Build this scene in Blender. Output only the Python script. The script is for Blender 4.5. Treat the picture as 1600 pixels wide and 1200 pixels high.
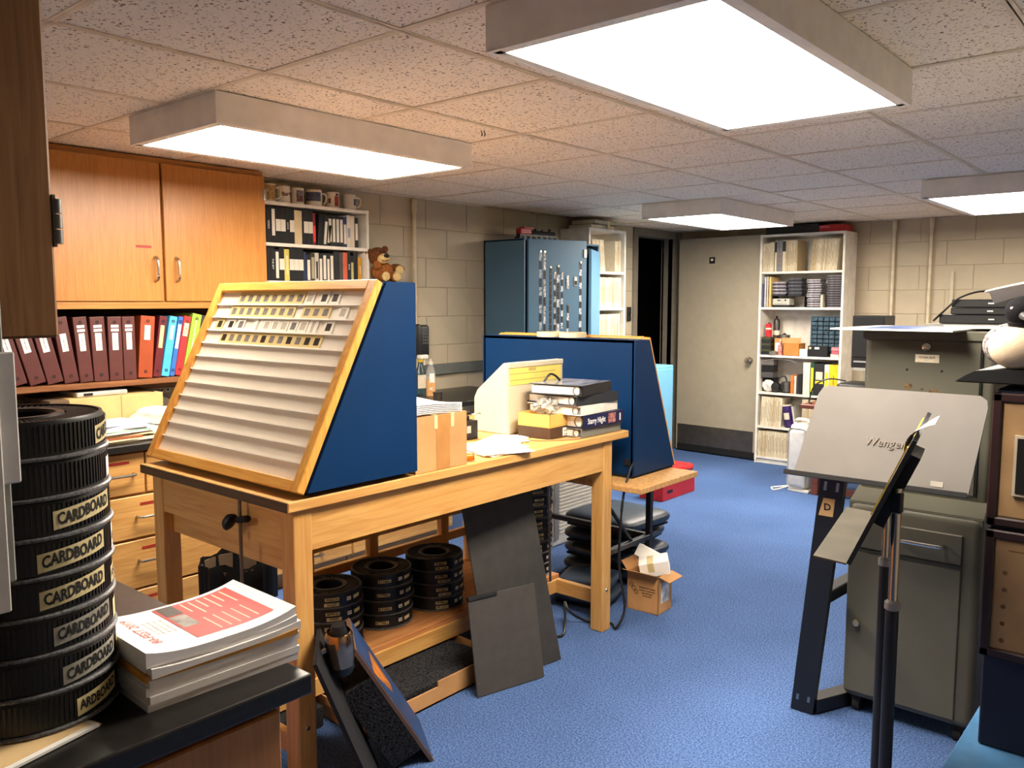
import bpy, bmesh, math, random
from mathutils import Matrix, Vector
random.seed(7)
R = math.radians
for o in list(bpy.data.objects): bpy.data.objects.remove(o)
scene = bpy.context.scene
COL = scene.collection
# ---------------- camera, world, exposure ----------------
cam_d = bpy.data.cameras.new('camera'); cam = bpy.data.objects.new('camera', cam_d); COL.objects.link(cam)
cam_d.sensor_width = 36.0; cam_d.lens = 36.0*1299.3/1600; cam_d.clip_start = .05
cam.location = (0, 0, 1.475); cam.rotation_euler = (R(90-5.628), 0, R(40.55))
scene.camera = cam
w = bpy.data.worlds.new('world'); scene.world = w; w.use_nodes = True
w.node_tree.nodes['Background'].inputs[0].default_value = (.05, .045, .04, 1)
w.node_tree.nodes['Background'].inputs[1].default_value = .3
scene.view_settings.view_transform = 'Standard'; scene.view_settings.look = 'None'
scene.view_settings.gamma = 1; scene.view_settings.use_curve_mapping = False
scene.view_settings.exposure = 1.42
LAMP_STRENGTH = 17.0
LAMP_COLOR = (1.0, .89, .75)

# ---------------- materials ----------------
def lin(c):
    return tuple((x/255/12.92 if x/255 <= .04045 else ((x/255+.055)/1.055)**2.4) for x in c) + (1,)
MATS = {}
def mat(name, rgb, rough=.5, metal=0, var=.06, vs=14, bump=0, bs=180, spec=.5, trans=0, ior=1.45, alpha=1, stretch=(1,1,1)):
    if name in MATS: return MATS[name]
    m = bpy.data.materials.new(name); m.use_nodes = True; nt = m.node_tree; n = nt.nodes; L = nt.links
    b = n['Principled BSDF']
    b.inputs['Roughness'].default_value = rough; b.inputs['Metallic'].default_value = metal
    b.inputs['Specular IOR Level'].default_value = spec
    b.inputs['Transmission Weight'].default_value = trans; b.inputs['IOR'].default_value = ior
    b.inputs['Alpha'].default_value = alpha
    tc = n.new('ShaderNodeTexCoord'); mp = n.new('ShaderNodeMapping'); mp.inputs['Scale'].default_value = stretch
    L.new(tc.outputs['Object'], mp.inputs[0])
    nz = n.new('ShaderNodeTexNoise'); nz.inputs['Scale'].default_value = vs; nz.inputs['Detail'].default_value = 5
    L.new(mp.outputs[0], nz.inputs['Vector'])
    cr = n.new('ShaderNodeValToRGB'); c = lin(rgb)
    cr.color_ramp.elements[0].position = .3; cr.color_ramp.elements[1].position = .7
    cr.color_ramp.elements[0].color = tuple(max(0, x*(1-var*2)) for x in c[:3]) + (1,)
    cr.color_ramp.elements[1].color = tuple(min(1, x*(1+var*2)) for x in c[:3]) + (1,)
    L.new(nz.outputs['Fac'], cr.inputs[0]); L.new(cr.outputs[0], b.inputs['Base Color'])
    if bump:
        bn = n.new('ShaderNodeTexNoise'); bn.inputs['Scale'].default_value = bs; bn.inputs['Detail'].default_value = 3
        L.new(tc.outputs['Object'], bn.inputs['Vector'])
        bp = n.new('ShaderNodeBump'); bp.inputs['Strength'].default_value = bump; bp.inputs['Distance'].default_value = .004
        L.new(bn.outputs['Fac'], bp.inputs['Height']); L.new(bp.outputs[0], b.inputs['Normal'])
    MATS[name] = m; return m
def wood(name, c1, c2, axis='z', rough=.4, scale=3.2):
    if name in MATS: return MATS[name]
    m = bpy.data.materials.new(name); m.use_nodes = True; nt = m.node_tree; n = nt.nodes; L = nt.links
    b = n['Principled BSDF']; b.inputs['Roughness'].default_value = rough
    tc = n.new('ShaderNodeTexCoord'); mp = n.new('ShaderNodeMapping')
    s = {'x': (1, 16, 16), 'y': (16, 1, 16), 'z': (16, 16, 1)}[axis]
    mp.inputs['Scale'].default_value = s; L.new(tc.outputs['Object'], mp.inputs[0])
    n1 = n.new('ShaderNodeTexNoise'); n1.inputs['Scale'].default_value = scale; n1.inputs['Detail'].default_value = 6; n1.inputs['Distortion'].default_value = 1.2
    L.new(mp.outputs[0], n1.inputs['Vector'])
    n2 = n.new('ShaderNodeTexNoise'); n2.inputs['Scale'].default_value = 2.0; L.new(tc.outputs['Object'], n2.inputs['Vector'])
    ad = n.new('ShaderNodeMath'); ad.operation = 'MULTIPLY_ADD'; ad.inputs[1].default_value = .35
    L.new(n2.outputs['Fac'], ad.inputs[0]); L.new(n1.outputs['Fac'], ad.inputs[2])
    cr = n.new('ShaderNodeValToRGB'); cr.color_ramp.elements[0].position = .45; cr.color_ramp.elements[1].position = .85
    cr.color_ramp.elements[0].color = lin(c2); cr.color_ramp.elements[1].color = lin(c1)
    L.new(ad.outputs[0], cr.inputs[0]); L.new(cr.outputs[0], b.inputs['Base Color'])
    MATS[name] = m; return m
def emis(name, rgb, s):
    m = bpy.data.materials.new(name); m.use_nodes = True; b = m.node_tree.nodes['Principled BSDF']
    b.inputs['Base Color'].default_value = (.9, .9, .88, 1); b.inputs['Emission Color'].default_value = tuple(rgb)+(1,)
    b.inputs['Emission Strength'].default_value = s; MATS[name] = m; return m
def carpet_mat():
    m = bpy.data.materials.new('carpet_blue'); m.use_nodes = True; nt = m.node_tree; n = nt.nodes; L = nt.links
    b = n['Principled BSDF']; b.inputs['Roughness'].default_value = .95; b.inputs['Specular IOR Level'].default_value = .1
    tc = n.new('ShaderNodeTexCoord')
    a = n.new('ShaderNodeTexNoise'); a.inputs['Scale'].default_value = 150; a.inputs['Detail'].default_value = 3
    c = n.new('ShaderNodeTexNoise'); c.inputs['Scale'].default_value = 1.3; c.inputs['Detail'].default_value = 4
    L.new(tc.outputs['Object'], a.inputs['Vector']); L.new(tc.outputs['Object'], c.inputs['Vector'])
    r1 = n.new('ShaderNodeValToRGB'); r1.color_ramp.elements[0].position = .35; r1.color_ramp.elements[1].position = .68
    r1.color_ramp.elements[0].color = lin((50, 76, 126)); r1.color_ramp.elements[1].color = lin((102, 130, 178))
    L.new(a.outputs['Fac'], r1.inputs[0])
    r2 = n.new('ShaderNodeValToRGB'); r2.color_ramp.elements[0].position = .3; r2.color_ramp.elements[1].position = .75
    r2.color_ramp.elements[0].color = (.78, .78, .78, 1); r2.color_ramp.elements[1].color = (1.08, 1.08, 1.08, 1)
    L.new(c.outputs['Fac'], r2.inputs[0])
    mx = n.new('ShaderNodeMix'); mx.data_type = 'RGBA'; mx.blend_type = 'MULTIPLY'; mx.inputs[0].default_value = 1
    L.new(r1.outputs[0], mx.inputs[6]); L.new(r2.outputs[0], mx.inputs[7]); L.new(mx.outputs[2], b.inputs['Base Color'])
    bp = n.new('ShaderNodeBump'); bp.inputs['Strength'].default_value = .6; bp.inputs['Distance'].default_value = .005
    L.new(a.outputs['Fac'], bp.inputs['Height']); L.new(bp.outputs[0], b.inputs['Normal'])
    return m
def tile_mat():
    m = bpy.data.materials.new('ceiling_tile'); m.use_nodes = True; nt = m.node_tree; n = nt.nodes; L = nt.links
    b = n['Principled BSDF']; b.inputs['Roughness'].default_value = .95; b.inputs['Specular IOR Level'].default_value = .1
    tc = n.new('ShaderNodeTexCoord'); oi = n.new('ShaderNodeObjectInfo')
    add = n.new('ShaderNodeVectorMath'); add.operation = 'ADD'
    L.new(tc.outputs['Object'], add.inputs[0]); 
    sc = n.new('ShaderNodeMath'); sc.operation = 'MULTIPLY'; sc.inputs[1].default_value = 37; L.new(oi.outputs['Random'], sc.inputs[0]); L.new(sc.outputs[0], add.inputs[1])
    wv = n.new('ShaderNodeTexNoise'); wv.inputs['Scale'].default_value = 60; L.new(add.outputs[0], wv.inputs['Vector'])
    dm = n.new('ShaderNodeVectorMath'); dm.operation = 'SCALE'; dm.inputs[3].default_value = .02; L.new(wv.outputs['Color'], dm.inputs[0])
    ad2 = n.new('ShaderNodeVectorMath'); ad2.operation = 'ADD'; L.new(add.outputs[0], ad2.inputs[0]); L.new(dm.outputs[0], ad2.inputs[1])
    a = n.new('ShaderNodeTexNoise'); a.inputs['Scale'].default_value = 105; a.inputs['Detail'].default_value = 2; L.new(ad2.outputs[0], a.inputs['Vector'])
    r1 = n.new('ShaderNodeValToRGB'); r1.color_ramp.elements[0].position = .33; r1.color_ramp.elements[1].position = .41
    r1.color_ramp.elements[0].color = lin((128, 104, 84)); r1.color_ramp.elements[1].color = lin((242, 230, 212))
    L.new(a.outputs['Fac'], r1.inputs[0]); L.new(r1.outputs[0], b.inputs['Base Color'])
    bp = n.new('ShaderNodeBump'); bp.inputs['Strength'].default_value = .5; bp.inputs['Distance'].default_value = .004
    L.new(r1.outputs[0], bp.inputs['Height']); L.new(bp.outputs[0], b.inputs['Normal'])
    return m
def foam_mat():
    return mat('black_foam', (46, 46, 48), .95, var=.5, vs=160, bump=.9, bs=150, spec=.1)

# ---------------- mesh helpers ----------------
class MB:
    """collects shapes in one mesh; o = origin that is subtracted, so shapes may be given in room coordinates"""
    def __init__(s, o=(0, 0, 0)): s.bm = bmesh.new(); s.o = Vector(o); s.smooth = False
    def _add(s, t, M=None):
        if M is not None: t.transform(M)
        me = bpy.data.meshes.new('t'); t.to_mesh(me); t.free(); s.bm.from_mesh(me); bpy.data.meshes.remove(me)
        return s
    def box(s, x0, x1, y0, y1, z0, z1, bev=0, seg=1, M=None):
        t = bmesh.new(); bmesh.ops.create_cube(t, size=1)
        bmesh.ops.scale(t, vec=(x1-x0, y1-y0, z1-z0), verts=t.verts)
        bmesh.ops.translate(t, vec=((x0+x1)/2, (y0+y1)/2, (z0+z1)/2), verts=t.verts)
        if bev: bmesh.ops.bevel(t, geom=t.edges[:], offset=bev, segments=seg, affect='EDGES', profile=.5)
        return s._add(t, M)
    def cyl(s, p0, p1, r0, r1=None, n=16, M=None):
        r1 = r0 if r1 is None else r1; p0 = Vector(p0); p1 = Vector(p1); d = p1-p0
        t = bmesh.new(); bmesh.ops.create_cone(t, cap_ends=True, segments=n, radius1=r0, radius2=r1, depth=d.length)
        q = d.to_track_quat('Z', 'Y').to_matrix().to_4x4(); t.transform(Matrix.Translation((p0+p1)/2) @ q)
        return s._add(t, M)
    def lathe(s, prof, n=32, M=None, closed=False):
        t = bmesh.new(); rings = []
        for r, z in prof:
            rings.append([t.verts.new((r*math.cos(2*math.pi*i/n), r*math.sin(2*math.pi*i/n), z)) for i in range(n)] if r > 1e-6 else [t.verts.new((0, 0, z))])
        prs = list(zip(rings, rings[1:])) + ([(rings[-1], rings[0])] if closed else [])
        for a, b in prs:
            for i in range(n):
                j = (i+1) % n
                if len(a) == 1 and len(b) == 1: continue
                if len(a) == 1: t.faces.new((a[0], b[j], b[i]))
                elif len(b) == 1: t.faces.new((a[i], a[j], b[0]))
                else: t.faces.new((a[i], a[j], b[j], b[i]))
        bmesh.ops.recalc_face_normals(t, faces=t.faces)
        return s._add(t, M)
    def prism(s, pts, h, M=None, bev=0):
        """polygon in XY extruded along +Z by h"""
        t = bmesh.new(); f = t.faces.new([t.verts.new((x, y, 0)) for x, y in pts])
        e = bmesh.ops.extrude_face_region(t, geom=[f]); bmesh.ops.translate(t, vec=(0, 0, h), verts=[v for v in e['geom'] if isinstance(v, bmesh.types.BMVert)])
        bmesh.ops.recalc_face_normals(t, faces=t.faces)
        if bev: bmesh.ops.bevel(t, geom=t.edges[:], offset=bev, segments=2, affect='EDGES')
        return s._add(t, M)
    def ball(s, c, r, M=None, n=16):
        r = (r, r, r) if not hasattr(r, '__len__') else r
        t = bmesh.new(); bmesh.ops.create_uvsphere(t, u_segments=n, v_segments=max(6, n*2//3), radius=1)
        bmesh.ops.scale(t, vec=r, verts=t.verts); bmesh.ops.translate(t, vec=c, verts=t.verts)
        return s._add(t, M)
    def tube(s, pts, r, n=8, sub=4, M=None):
        pts = [Vector(p) for p in pts]
        if sub > 1 and len(pts) > 2:
            q = []
            for i in range(len(pts)-1):
                p0 = pts[max(i-1, 0)]; p1 = pts[i]; p2 = pts[i+1]; p3 = pts[min(i+2, len(pts)-1)]
                for k in range(sub):
                    u = k/sub
                    q.append(.5*((2*p1)+(p2-p0)*u+(2*p0-5*p1+4*p2-p3)*u*u+(3*p1-p0-3*p2+p3)*u**3))
            q.append(pts[-1]); pts = q
        t = bmesh.new(); rings = []; up = Vector((0, 0, 1))
        for i, p in enumerate(pts):
            d = (pts[min(i+1, len(pts)-1)]-pts[max(i-1, 0)]).normalized()
            a = d.cross(up)
            if a.length < .1: a = d.cross(Vector((1, 0, 0)))
            a.normalize(); b = d.cross(a)
            rings.append([t.verts.new(p+r*(a*math.cos(2*math.pi*k/n)+b*math.sin(2*math.pi*k/n))) for k in range(n)])
        for a, b in zip(rings, rings[1:]):
            for k in range(n): t.faces.new((a[k], a[(k+1) % n], b[(k+1) % n], b[k]))
        t.faces.new(rings[0]); t.faces.new(rings[-1][::-1]); bmesh.ops.recalc_face_normals(t, faces=t.faces)
        return s._add(t, M)
    def grid(s, fn, nu, nv, th=0, M=None):
        """sheet fn(u,v) -> point, u,v in 0..1; th = thickness"""
        t = bmesh.new(); V = [[t.verts.new(fn(i/nu, j/nv)) for j in range(nv+1)] for i in range(nu+1)]
        for i in range(nu):
            for j in range(nv): t.faces.new((V[i][j], V[i+1][j], V[i+1][j+1], V[i][j+1]))
        if th:
            bmesh.ops.recalc_face_normals(t, faces=t.faces); bmesh.ops.solidify(t, geom=t.faces[:], thickness=th)
        return s._add(t, M)
    def mesh(s, me, M=None):
        t = bmesh.new(); t.from_mesh(me); return s._add(t, M)
    def done(s, name, m):
        if s.o.length: bmesh.ops.translate(s.bm, vec=-s.o, verts=s.bm.verts)
        me = bpy.data.meshes.new(name); 
        if s.smooth:
            for f in s.bm.faces: f.smooth = True
        s.bm.to_mesh(me); s.bm.free(); me.materials.append(m)
        if s.smooth:
            try: me.set_sharp_from_angle(angle=R(35))
            except Exception: pass
        return me
def obj(name, mb, m, parent=None, label=None, smooth=False):
    org = None
    if isinstance(mb, MB): mb.smooth = smooth or mb.smooth; org = mb.o.copy(); me = mb.done(name, m)
    else: me = mb
    o = bpy.data.objects.new(name, me); COL.objects.link(o)
    if org is not None and not parent: o.location = org
    if parent: o.parent = parent
    if label: o['label'] = label
    return o
def tag(o, label, cat, group=None, kind=None):
    o['label'] = label; o['category'] = cat
    if group: o['group'] = group
    if kind: o['kind'] = kind
    return o
def thing(name, label, cat, loc=(0, 0, 0), rot=(0, 0, 0), group=None):
    o = bpy.data.objects.new(name, None); COL.objects.link(o); o.empty_display_size = .05
    o.location = loc; o.rotation_euler = rot if hasattr(rot, '__len__') else (0, 0, rot)
    return tag(o, label, cat, group)
def dup(root, loc, rot=None, label=None, group=None):
    r = root.copy(); COL.objects.link(r); r.location = loc
    if rot is not None: r.rotation_euler = rot if hasattr(rot, '__len__') else (0, 0, rot)
    if label: r['label'] = label
    if group: r['group'] = group
    for ch in list(root.children):
        c = ch.copy(); COL.objects.link(c); c.parent = r
        for g in ch.children:
            d = g.copy(); COL.objects.link(d); d.parent = c
    return r
def struct(name, mb, m, smooth=False):
    o = obj(name, mb, m, smooth=smooth); o['kind'] = 'structure'; return o
TXT = {}
def text(s, size, ext=.0004, align='CENTER', off=0):
    k = (s, size, ext, align, off)
    if k in TXT: return TXT[k]
    cu = bpy.data.curves.new('txt', 'FONT'); cu.body = s; cu.size = size; cu.extrude = ext; cu.align_x = align; cu.align_y = 'CENTER'; cu.resolution_u = 2; cu.offset = off
    ob = bpy.data.objects.new('txt', cu); COL.objects.link(ob); bpy.context.view_layer.update()
    me = bpy.data.meshes.new_from_object(ob.evaluated_get(bpy.context.evaluated_depsgraph_get()))
    bpy.data.objects.remove(ob); bpy.data.curves.remove(cu); TXT[k] = me
    return me
T_ = Matrix.Translation
def RX(a): return Matrix.Rotation(R(a), 4, 'X')
def RY(a): return Matrix.Rotation(R(a), 4, 'Y')
def RZ(a): return Matrix.Rotation(R(a), 4, 'Z')
def SC(x, y, z): return Matrix.Diagonal((x, y, z, 1))
FX = RZ(90) @ RX(90)     # XY text -> stands up facing +X (reads along +Y)
FY = RX(90)              # XY text -> stands up facing -Y (reads along +X)
_U = ['', 'first', 'second', 'third', 'fourth', 'fifth', 'sixth', 'seventh', 'eighth', 'ninth', 'tenth', 'eleventh', 'twelfth', 'thirteenth', 'fourteenth', 'fifteenth', 'sixteenth', 'seventeenth', 'eighteenth', 'nineteenth']
ORD = _U[1:]+[x for t_, f_ in (('twenty', 'twentieth'), ('thirty', 'thirtieth'), ('forty', 'fortieth'), ('fifty', 'fiftieth')) for x in [f_]+[t_+'-'+u for u in _U[1:10]]]

# common materials
WHITE = mat('white_paint', (232, 226, 214), .5)
PAPER = mat('paper_white', (240, 238, 232), .8, var=.02)
CREAM = mat('paper_cream', (226, 214, 190), .8, var=.05, vs=60)
BLACK = mat('black_plastic', (22, 22, 24), .45)
BLACKM = mat('black_matte', (18, 18, 20), .8)
CHROME = mat('chrome', (200, 196, 188), .18, 1, var=.02)
STEEL = mat('brushed_steel', (150, 148, 144), .35, 1)
INK = mat('ink_black', (20, 20, 22), .7, var=0)
INKW = mat('ink_white', (240, 238, 232), .7, var=0)
KRAFT = mat('kraft_cardboard', (190, 140, 88), .85, var=.07, vs=9)
MASK = mat('masking_tape', (206, 190, 140), .75, var=.06, vs=40)
MAPLE_X = wood('maple_x', (212, 164, 96), (190, 136, 70), 'x')
MAPLE_Y = wood('maple_y', (212, 164, 96), (190, 136, 70), 'y')
MAPLE_Z = wood('maple_z', (212, 164, 96), (190, 136, 70), 'z')
OAK_Z = wood('oak_z', (184, 126, 62), (164, 106, 48), 'z', .34, 5)
OAK_Y = wood('oak_y', (186, 128, 62), (152, 94, 40), 'y', .38, 4)
RED = mat('red_paint', (176, 30, 36), .4)
# ================= ROOM =================
XL, XR, YN, YF, ZC = -4.2, 1.3, -3.2, 7.53, 2.165
struct('floor', MB().box(-4.3, XR+.1, YN-.1, YF+.1, -.06, 0), carpet_mat())
WALLP = mat('wall_paint', (182, 170, 146), .7, var=.03, vs=5, bump=.25, bs=240)
MORTAR = mat('mortar_paint', (172, 160, 137), .85, var=.04)
DY0, DY1, DZ = 6.69, 7.36, 2.09          # doorway in the left wall
wl = MB().box(XL-.12, XL-.004, YN, DY0, 0, ZC+.25).box(XL-.12, XL-.004, DY0, DY1, DZ, ZC+.25).box(XL-.12, XL-.004, DY1, YF+.12, 0, ZC+.25)
wall_left = struct('wall_left', wl, MORTAR)
wall_far = struct('wall_far', MB().box(XL, XR, YF+.004, YF+.12, 0, ZC+.25), MORTAR)
struct('wall_right', MB().box(XR, XR+.1, YN, YF+.1, 0, ZC+.25), WALLP)
struct('wall_near', MB().box(XL-.1, XR+.1, YN-.1, YN, 0, ZC+.25), WALLP)
# painted concrete blocks, 406 x 200 mm courses
blk = {}
def block(L, along):
    k = (round(L, 3), along)
    if k not in blk:
        mb = MB()
        if along == 'y': mb.box(-.006, 0, -L/2+.0018, L/2-.0018, -.0982, .0982, .002)
        else: mb.box(-L/2+.0018, L/2-.0018, 0, .006, -.0982, .0982, .002)
        blk[k] = mb.done('block', WALLP)
    return blk[k]
for row in range(0, 11):
    z = .075+.2*row
    y = 2.0 - .406 if row % 2 else 2.0-.203
    y += .188-.016
    while y < YF-.02:
        a, b = y, min(y+.406, YF)
        y += .406
        if a < DY1 and b > DY0 and z < DZ: 
            if a < DY0-.05: b = DY0
            elif b > DY1+.05: a = DY1
            else: continue
        if b-a < .04: continue
        o = obj('block', block(b-a, 'y'), None, wall_left); o.location = (XL+.001, (a+b)/2, z)
    x = XL + (0 if row % 2 else -.203)
    while x < -.3:
        a, b = max(x, XL), x+.406; x += .406
        o = obj('block', block(b-a, 'x'), None, wall_far); o.location = ((a+b)/2, YF-.001, z)
# room behind the doorway; its lack of light is painted as near-black surfaces
DARK = mat('unlit_hall_black', (16, 15, 15), .9)
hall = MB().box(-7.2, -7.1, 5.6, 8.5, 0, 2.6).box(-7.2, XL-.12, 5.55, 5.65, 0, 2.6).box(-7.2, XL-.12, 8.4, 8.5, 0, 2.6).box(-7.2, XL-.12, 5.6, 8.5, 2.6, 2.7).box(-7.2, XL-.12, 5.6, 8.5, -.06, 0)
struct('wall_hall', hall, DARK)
FRAME = mat('door_frame_grey', (122, 114, 102), .5)
struct('trim_1', MB().box(XL-.13, XL+.02, DY0-.07, DY0, 0, DZ+.07).box(XL-.13, XL+.02, DY1, DY1+.07, 0, DZ+.07).box(XL-.13, XL+.02, DY0, DY1, DZ, DZ+.07).box(XL-.09, XL-.05, DY1-.02, DY1, 0, DZ).box(XL-.09, XL-.05, DY0, DY0+.02, 0, DZ), FRAME)
# the open door leaf, swung flat towards the far wall
DOORP = mat('door_paint', (166, 156, 136), .5, var=.02)
d1 = bpy.data.objects.new('door_1', None); COL.objects.link(d1); d1['kind'] = 'structure'
d1.location = (-4.12, 7.37, 0); d1.rotation_euler = (0, 0, R(-4.0))
obj('door_panel', MB().box(0, .878, -.022, .022, .012, 2.085, .003), DOORP, d1)
obj('kick_plate', MB().box(.02, .845, -.026, -.022, .075, .27, .001), mat('kick_plate', (112, 106, 100), .3, .75), d1, 'dark metal kick plate')
obj('door_sweep', MB().box(.02, .86, -.03, -.022, .012, .075, .002), BLACKM, d1)
kn = obj('door_knob', MB().lathe([(0, .072), (.02, .07), (.029, .055), (.027, .04), (.014, .03), (.012, .01), (.034, .008), (.034, 0), (0, 0)], 24, T_((.79, -.022, .935)) @ RX(90)), CHROME, d1, 'round chrome knob', True)
obj('latch_plate', MB().box(.873, .8795, -.012, .012, .87, .99), STEEL, d1)
pp = obj('placard', MB().box(.34, .40, -.026, -.022, 1.84, 1.90), BLACK, d1, 'small black square placard')
obj('lettering', MB().box(.358, .382, -.0268, -.026, 1.865, 1.885), INKW, pp)
# wooden rail / chair rail, conduits
tag(obj('wall_raceway', MB().box(XL+.005, XL+.035, 2.6, 4.9, .968, 1.043, .004), mat('raceway_grey', (96, 100, 96), .5)), 'grey metal wall raceway above the counter beside the blue cabinet', 'raceway')
PIPE = mat('conduit_paint', (206, 192, 164), .55)
def conduit(loc, along, label):
    t = thing('conduit', label, 'conduit', loc)
    obj('pipe', MB().cyl((0, 0, -1.4), (0, 0, .0), .014, n=12), PIPE, t, smooth=True)
    obj('elbow', MB().cyl((0, 0, -.0), (0, 0, .045), .02, n=12).cyl((0, 0, -.04), (0, 0, 0), .018, n=12), PIPE, t, smooth=True)
conduit((XL+.025, 3.87, 2.115), 'y', 'painted vertical conduit on the block wall beside the stuffed bear')
conduit((-2.17, YF-.025, 2.115), 'x', 'painted vertical conduit next to the white bookcase on the far wall')
conduit((-1.88, YF-.025, 2.115), 'x', 'painted vertical conduit farther right of the two on the far wall')
tag(obj('shelf_standard', MB().box(-1.725, -1.70, YF-.02, YF-.004, 1.38, 1.72).box(-1.7165, -1.7085, YF-.022, YF-.02, 1.4, 1.71), mat('galvanised', (188, 180, 160), .4, .6)), 'short slotted metal strip screwed to the far wall', 'bracket')
# ---------- ceiling: tiles in a tee grid ----------
TX0, TY0, P_ = -1.6505, 2.7127, .6105
ceil = struct('ceiling', MB().box(XL-.1, XR+.1, YN-.1, YF+.1, ZC+.24, ZC+.3), mat('plenum', (60, 52, 44), .9))
TM = tile_mat(); tiles = {}
def tile(lx, ly):
    k = (round(lx, 3), round(ly, 3))
    if k not in tiles: tiles[k] = MB().box(-lx/2, lx/2, -ly/2, ly/2, 0, .014, .003).done('tile', TM)
    return tiles[k]
xs = sorted([XL]+[TX0+P_*k for k in range(-4, 6) if XL < TX0+P_*k < XR]+[XR]); ys = sorted([YN]+[TY0+P_*k for k in range(-9, 9) if YN < TY0+P_*k < YF]+[YF])
for i in range(len(xs)-1):
    for j in range(len(ys)-1):
        a, b, c, d = xs[i], xs[i+1], ys[j], ys[j+1]
        if i == 0 and 4.4 < (c+d)/2 < 5.6: a += .06                    # the cut border tiles stop short of the wall here
        o = obj('tile', tile(b-a-.012, d-c-.012), None, ceil); o.location = ((a+b)/2, (c+d)/2, ZC+.003)
        o.rotation_euler = (R(random.uniform(-.25, .25)), R(random.uniform(-.25, .25)), 0)
TEE = mat('tee_bar', (222, 206, 180), .5)
for x in xs[1:-1]: obj('tee_bar', MB().box(x-.012, x+.012, YN, YF, ZC, ZC+.004).box(x-.002, x+.002, YN, YF, ZC, ZC+.03), TEE, ceil)
for y in ys[1:-1]: obj('tee_bar', MB().box(XL, XR, y-.012, y+.012, ZC+.0005, ZC+.0045).box(XL, XR, y-.002, y+.002, ZC, ZC+.03), TEE, ceil)
obj('wall_angle', MB().box(XL, XL+.016, YN, 4.45, ZC-.002, ZC).box(XL, XL+.016, 5.6, YF, ZC-.002, ZC).box(XL, XR, YF-.022, YF, ZC-.002, ZC), TEE, ceil)
# ---------- ceiling lights ----------
DIFF = emis('diffuser', LAMP_COLOR, LAMP_STRENGTH)
LHOUSE = mat('lamp_housing', (242, 236, 226), .45, var=.03)
def lamp(cx, cy, label, hx=.305, hy=.61, DIFF=DIFF):
    t = thing('ceiling_light', label, 'ceiling light', (cx, cy, ZC-.105), group='surface mounted fluorescent ceiling lights')
    e = .022; h = .105
    obj('housing', MB().box(-hx, hx, -hy, -hy+.012, 0, h).box(-hx, hx, hy-.012, hy, 0, h).box(-hx, -hx+.012, -hy+.012, hy-.012, 0, h).box(hx-.012, hx, -hy+.012, hy-.012, 0, h).box(-hx+.012, hx-.012, -hy+.012, hy-.012, h-.004, h), LHOUSE, t)
    obj('trim', MB().box(-hx+.012, hx-.012, -hy+.012, -hy+e+.012, .001, .008).box(-hx+.012, hx-.012, hy-e-.012, hy-.012, .001, .008).box(-hx+.012, -hx+e+.012, -hy, hy, .001, .008).box(hx-e-.012, hx-.012, -hy, hy, .001, .008), LHOUSE, t)
    obj('diffuser', MB().box(-hx+.03, hx-.03, -hy+.03, hy-.03, .004, .010), DIFF, t, 'glowing white diffuser panel')
lamp(-2.86, 2.105, 'rectangular ceiling light nearest the wooden wall cabinets, above the slide sorter')
lamp(-1.06, 2.11, 'rectangular ceiling light largest in view, above the aisle in front')
lamp(-2.895, 5.77, 'rectangular ceiling light in front of the open door at the back')
lamp(-1.06, 5.80, 'rectangular ceiling light cut off by the right edge, at the back')
lamp(-2.86, -1.555, 'rectangular ceiling light behind the viewer, over the near end of the counter', DIFF=emis('diffuser_fill', LAMP_COLOR, LAMP_STRENGTH*.5))  # added fixture, no such source in view; brightens the slanted sorter front

wr = thing('ceiling_wire', 'short bent dark wires poking out of a ceiling tile', 'wire', (-2.2, 2.5, ZC))
wr.location = (-2.365, 2.57, ZC-.001); wr.rotation_euler = (0, 0, R(41))
for k in (0, 1): obj('wire', MB().tube([(.0+.012*k, -.03, .003), (.004+.012*k, -.01, -.006), (.0+.012*k, .02, -.008), (.004+.012*k, .045, .002)], .0018, 6, 4), BLACKM, wr)
# ================= LEFT WALL: wall cabinet, binder shelf, counter =================
XC = -3.905
HANDLE = mat('satin_handle', (176, 170, 158), .3, 1)
def pull(y, z0, z1, parent, o):          # bow handle standing upright on a +X face
    m = MB(o); m.tube([(XC, y, z0), (XC+.028, y, z0+.012), (XC+.032, y, (z0+z1)/2), (XC+.028, y, z1-.012), (XC, y, z1)], .006, 8, 4)
    return obj('handle', m, HANDLE, parent, 'satin metal bow handle', True)
def hinge(x, y, z, parent, o, h=.06):
    m = MB(o); m.cyl((x, y, z-h/2), (x, y, z+h/2), .006, n=10).box(x-.004, x+.002, y-.012, y+.012, z-h/2+.004, z+h/2-.004)
    obj('hinge', m, HANDLE, parent, 'metal butt hinge')
o = (-4.05, 2.0, 1.444)
t = thing('wall_cabinet', 'pale oak double door wall cabinet above the row of binders', 'cabinet', o)
obj('carcass', MB(o).box(XL+.006, XC-.022, .75, 2.555, 1.47, ZC-.004).box(XL+.006, XC-.002, .75, 2.555, 1.444, 1.475), OAK_Y, t)
for i, (a, b, hy) in enumerate(((.85, 1.425, 1.38), (1.43, 1.979, 1.94), (1.991, 2.553, 2.045))):
    dd = obj('door', MB(o).box(XC-.02, XC, a, b, 1.478, ZC-.03, .003), OAK_Z, t)
    pull(hy, 1.575, 1.69, dd, o)
    if i == 2: hinge(XC+.002, 2.549, 2.04, dd, o); hinge(XC+.002, 2.549, 1.56, dd, o)
    if i == 1:
        obj('label_strip', MB(o).box(XC, XC+.001, 1.85, 1.925, 1.73, 1.742), mat('dymo_red', (150, 44, 34), .5), dd, 'narrow red embossed label strip')
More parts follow.
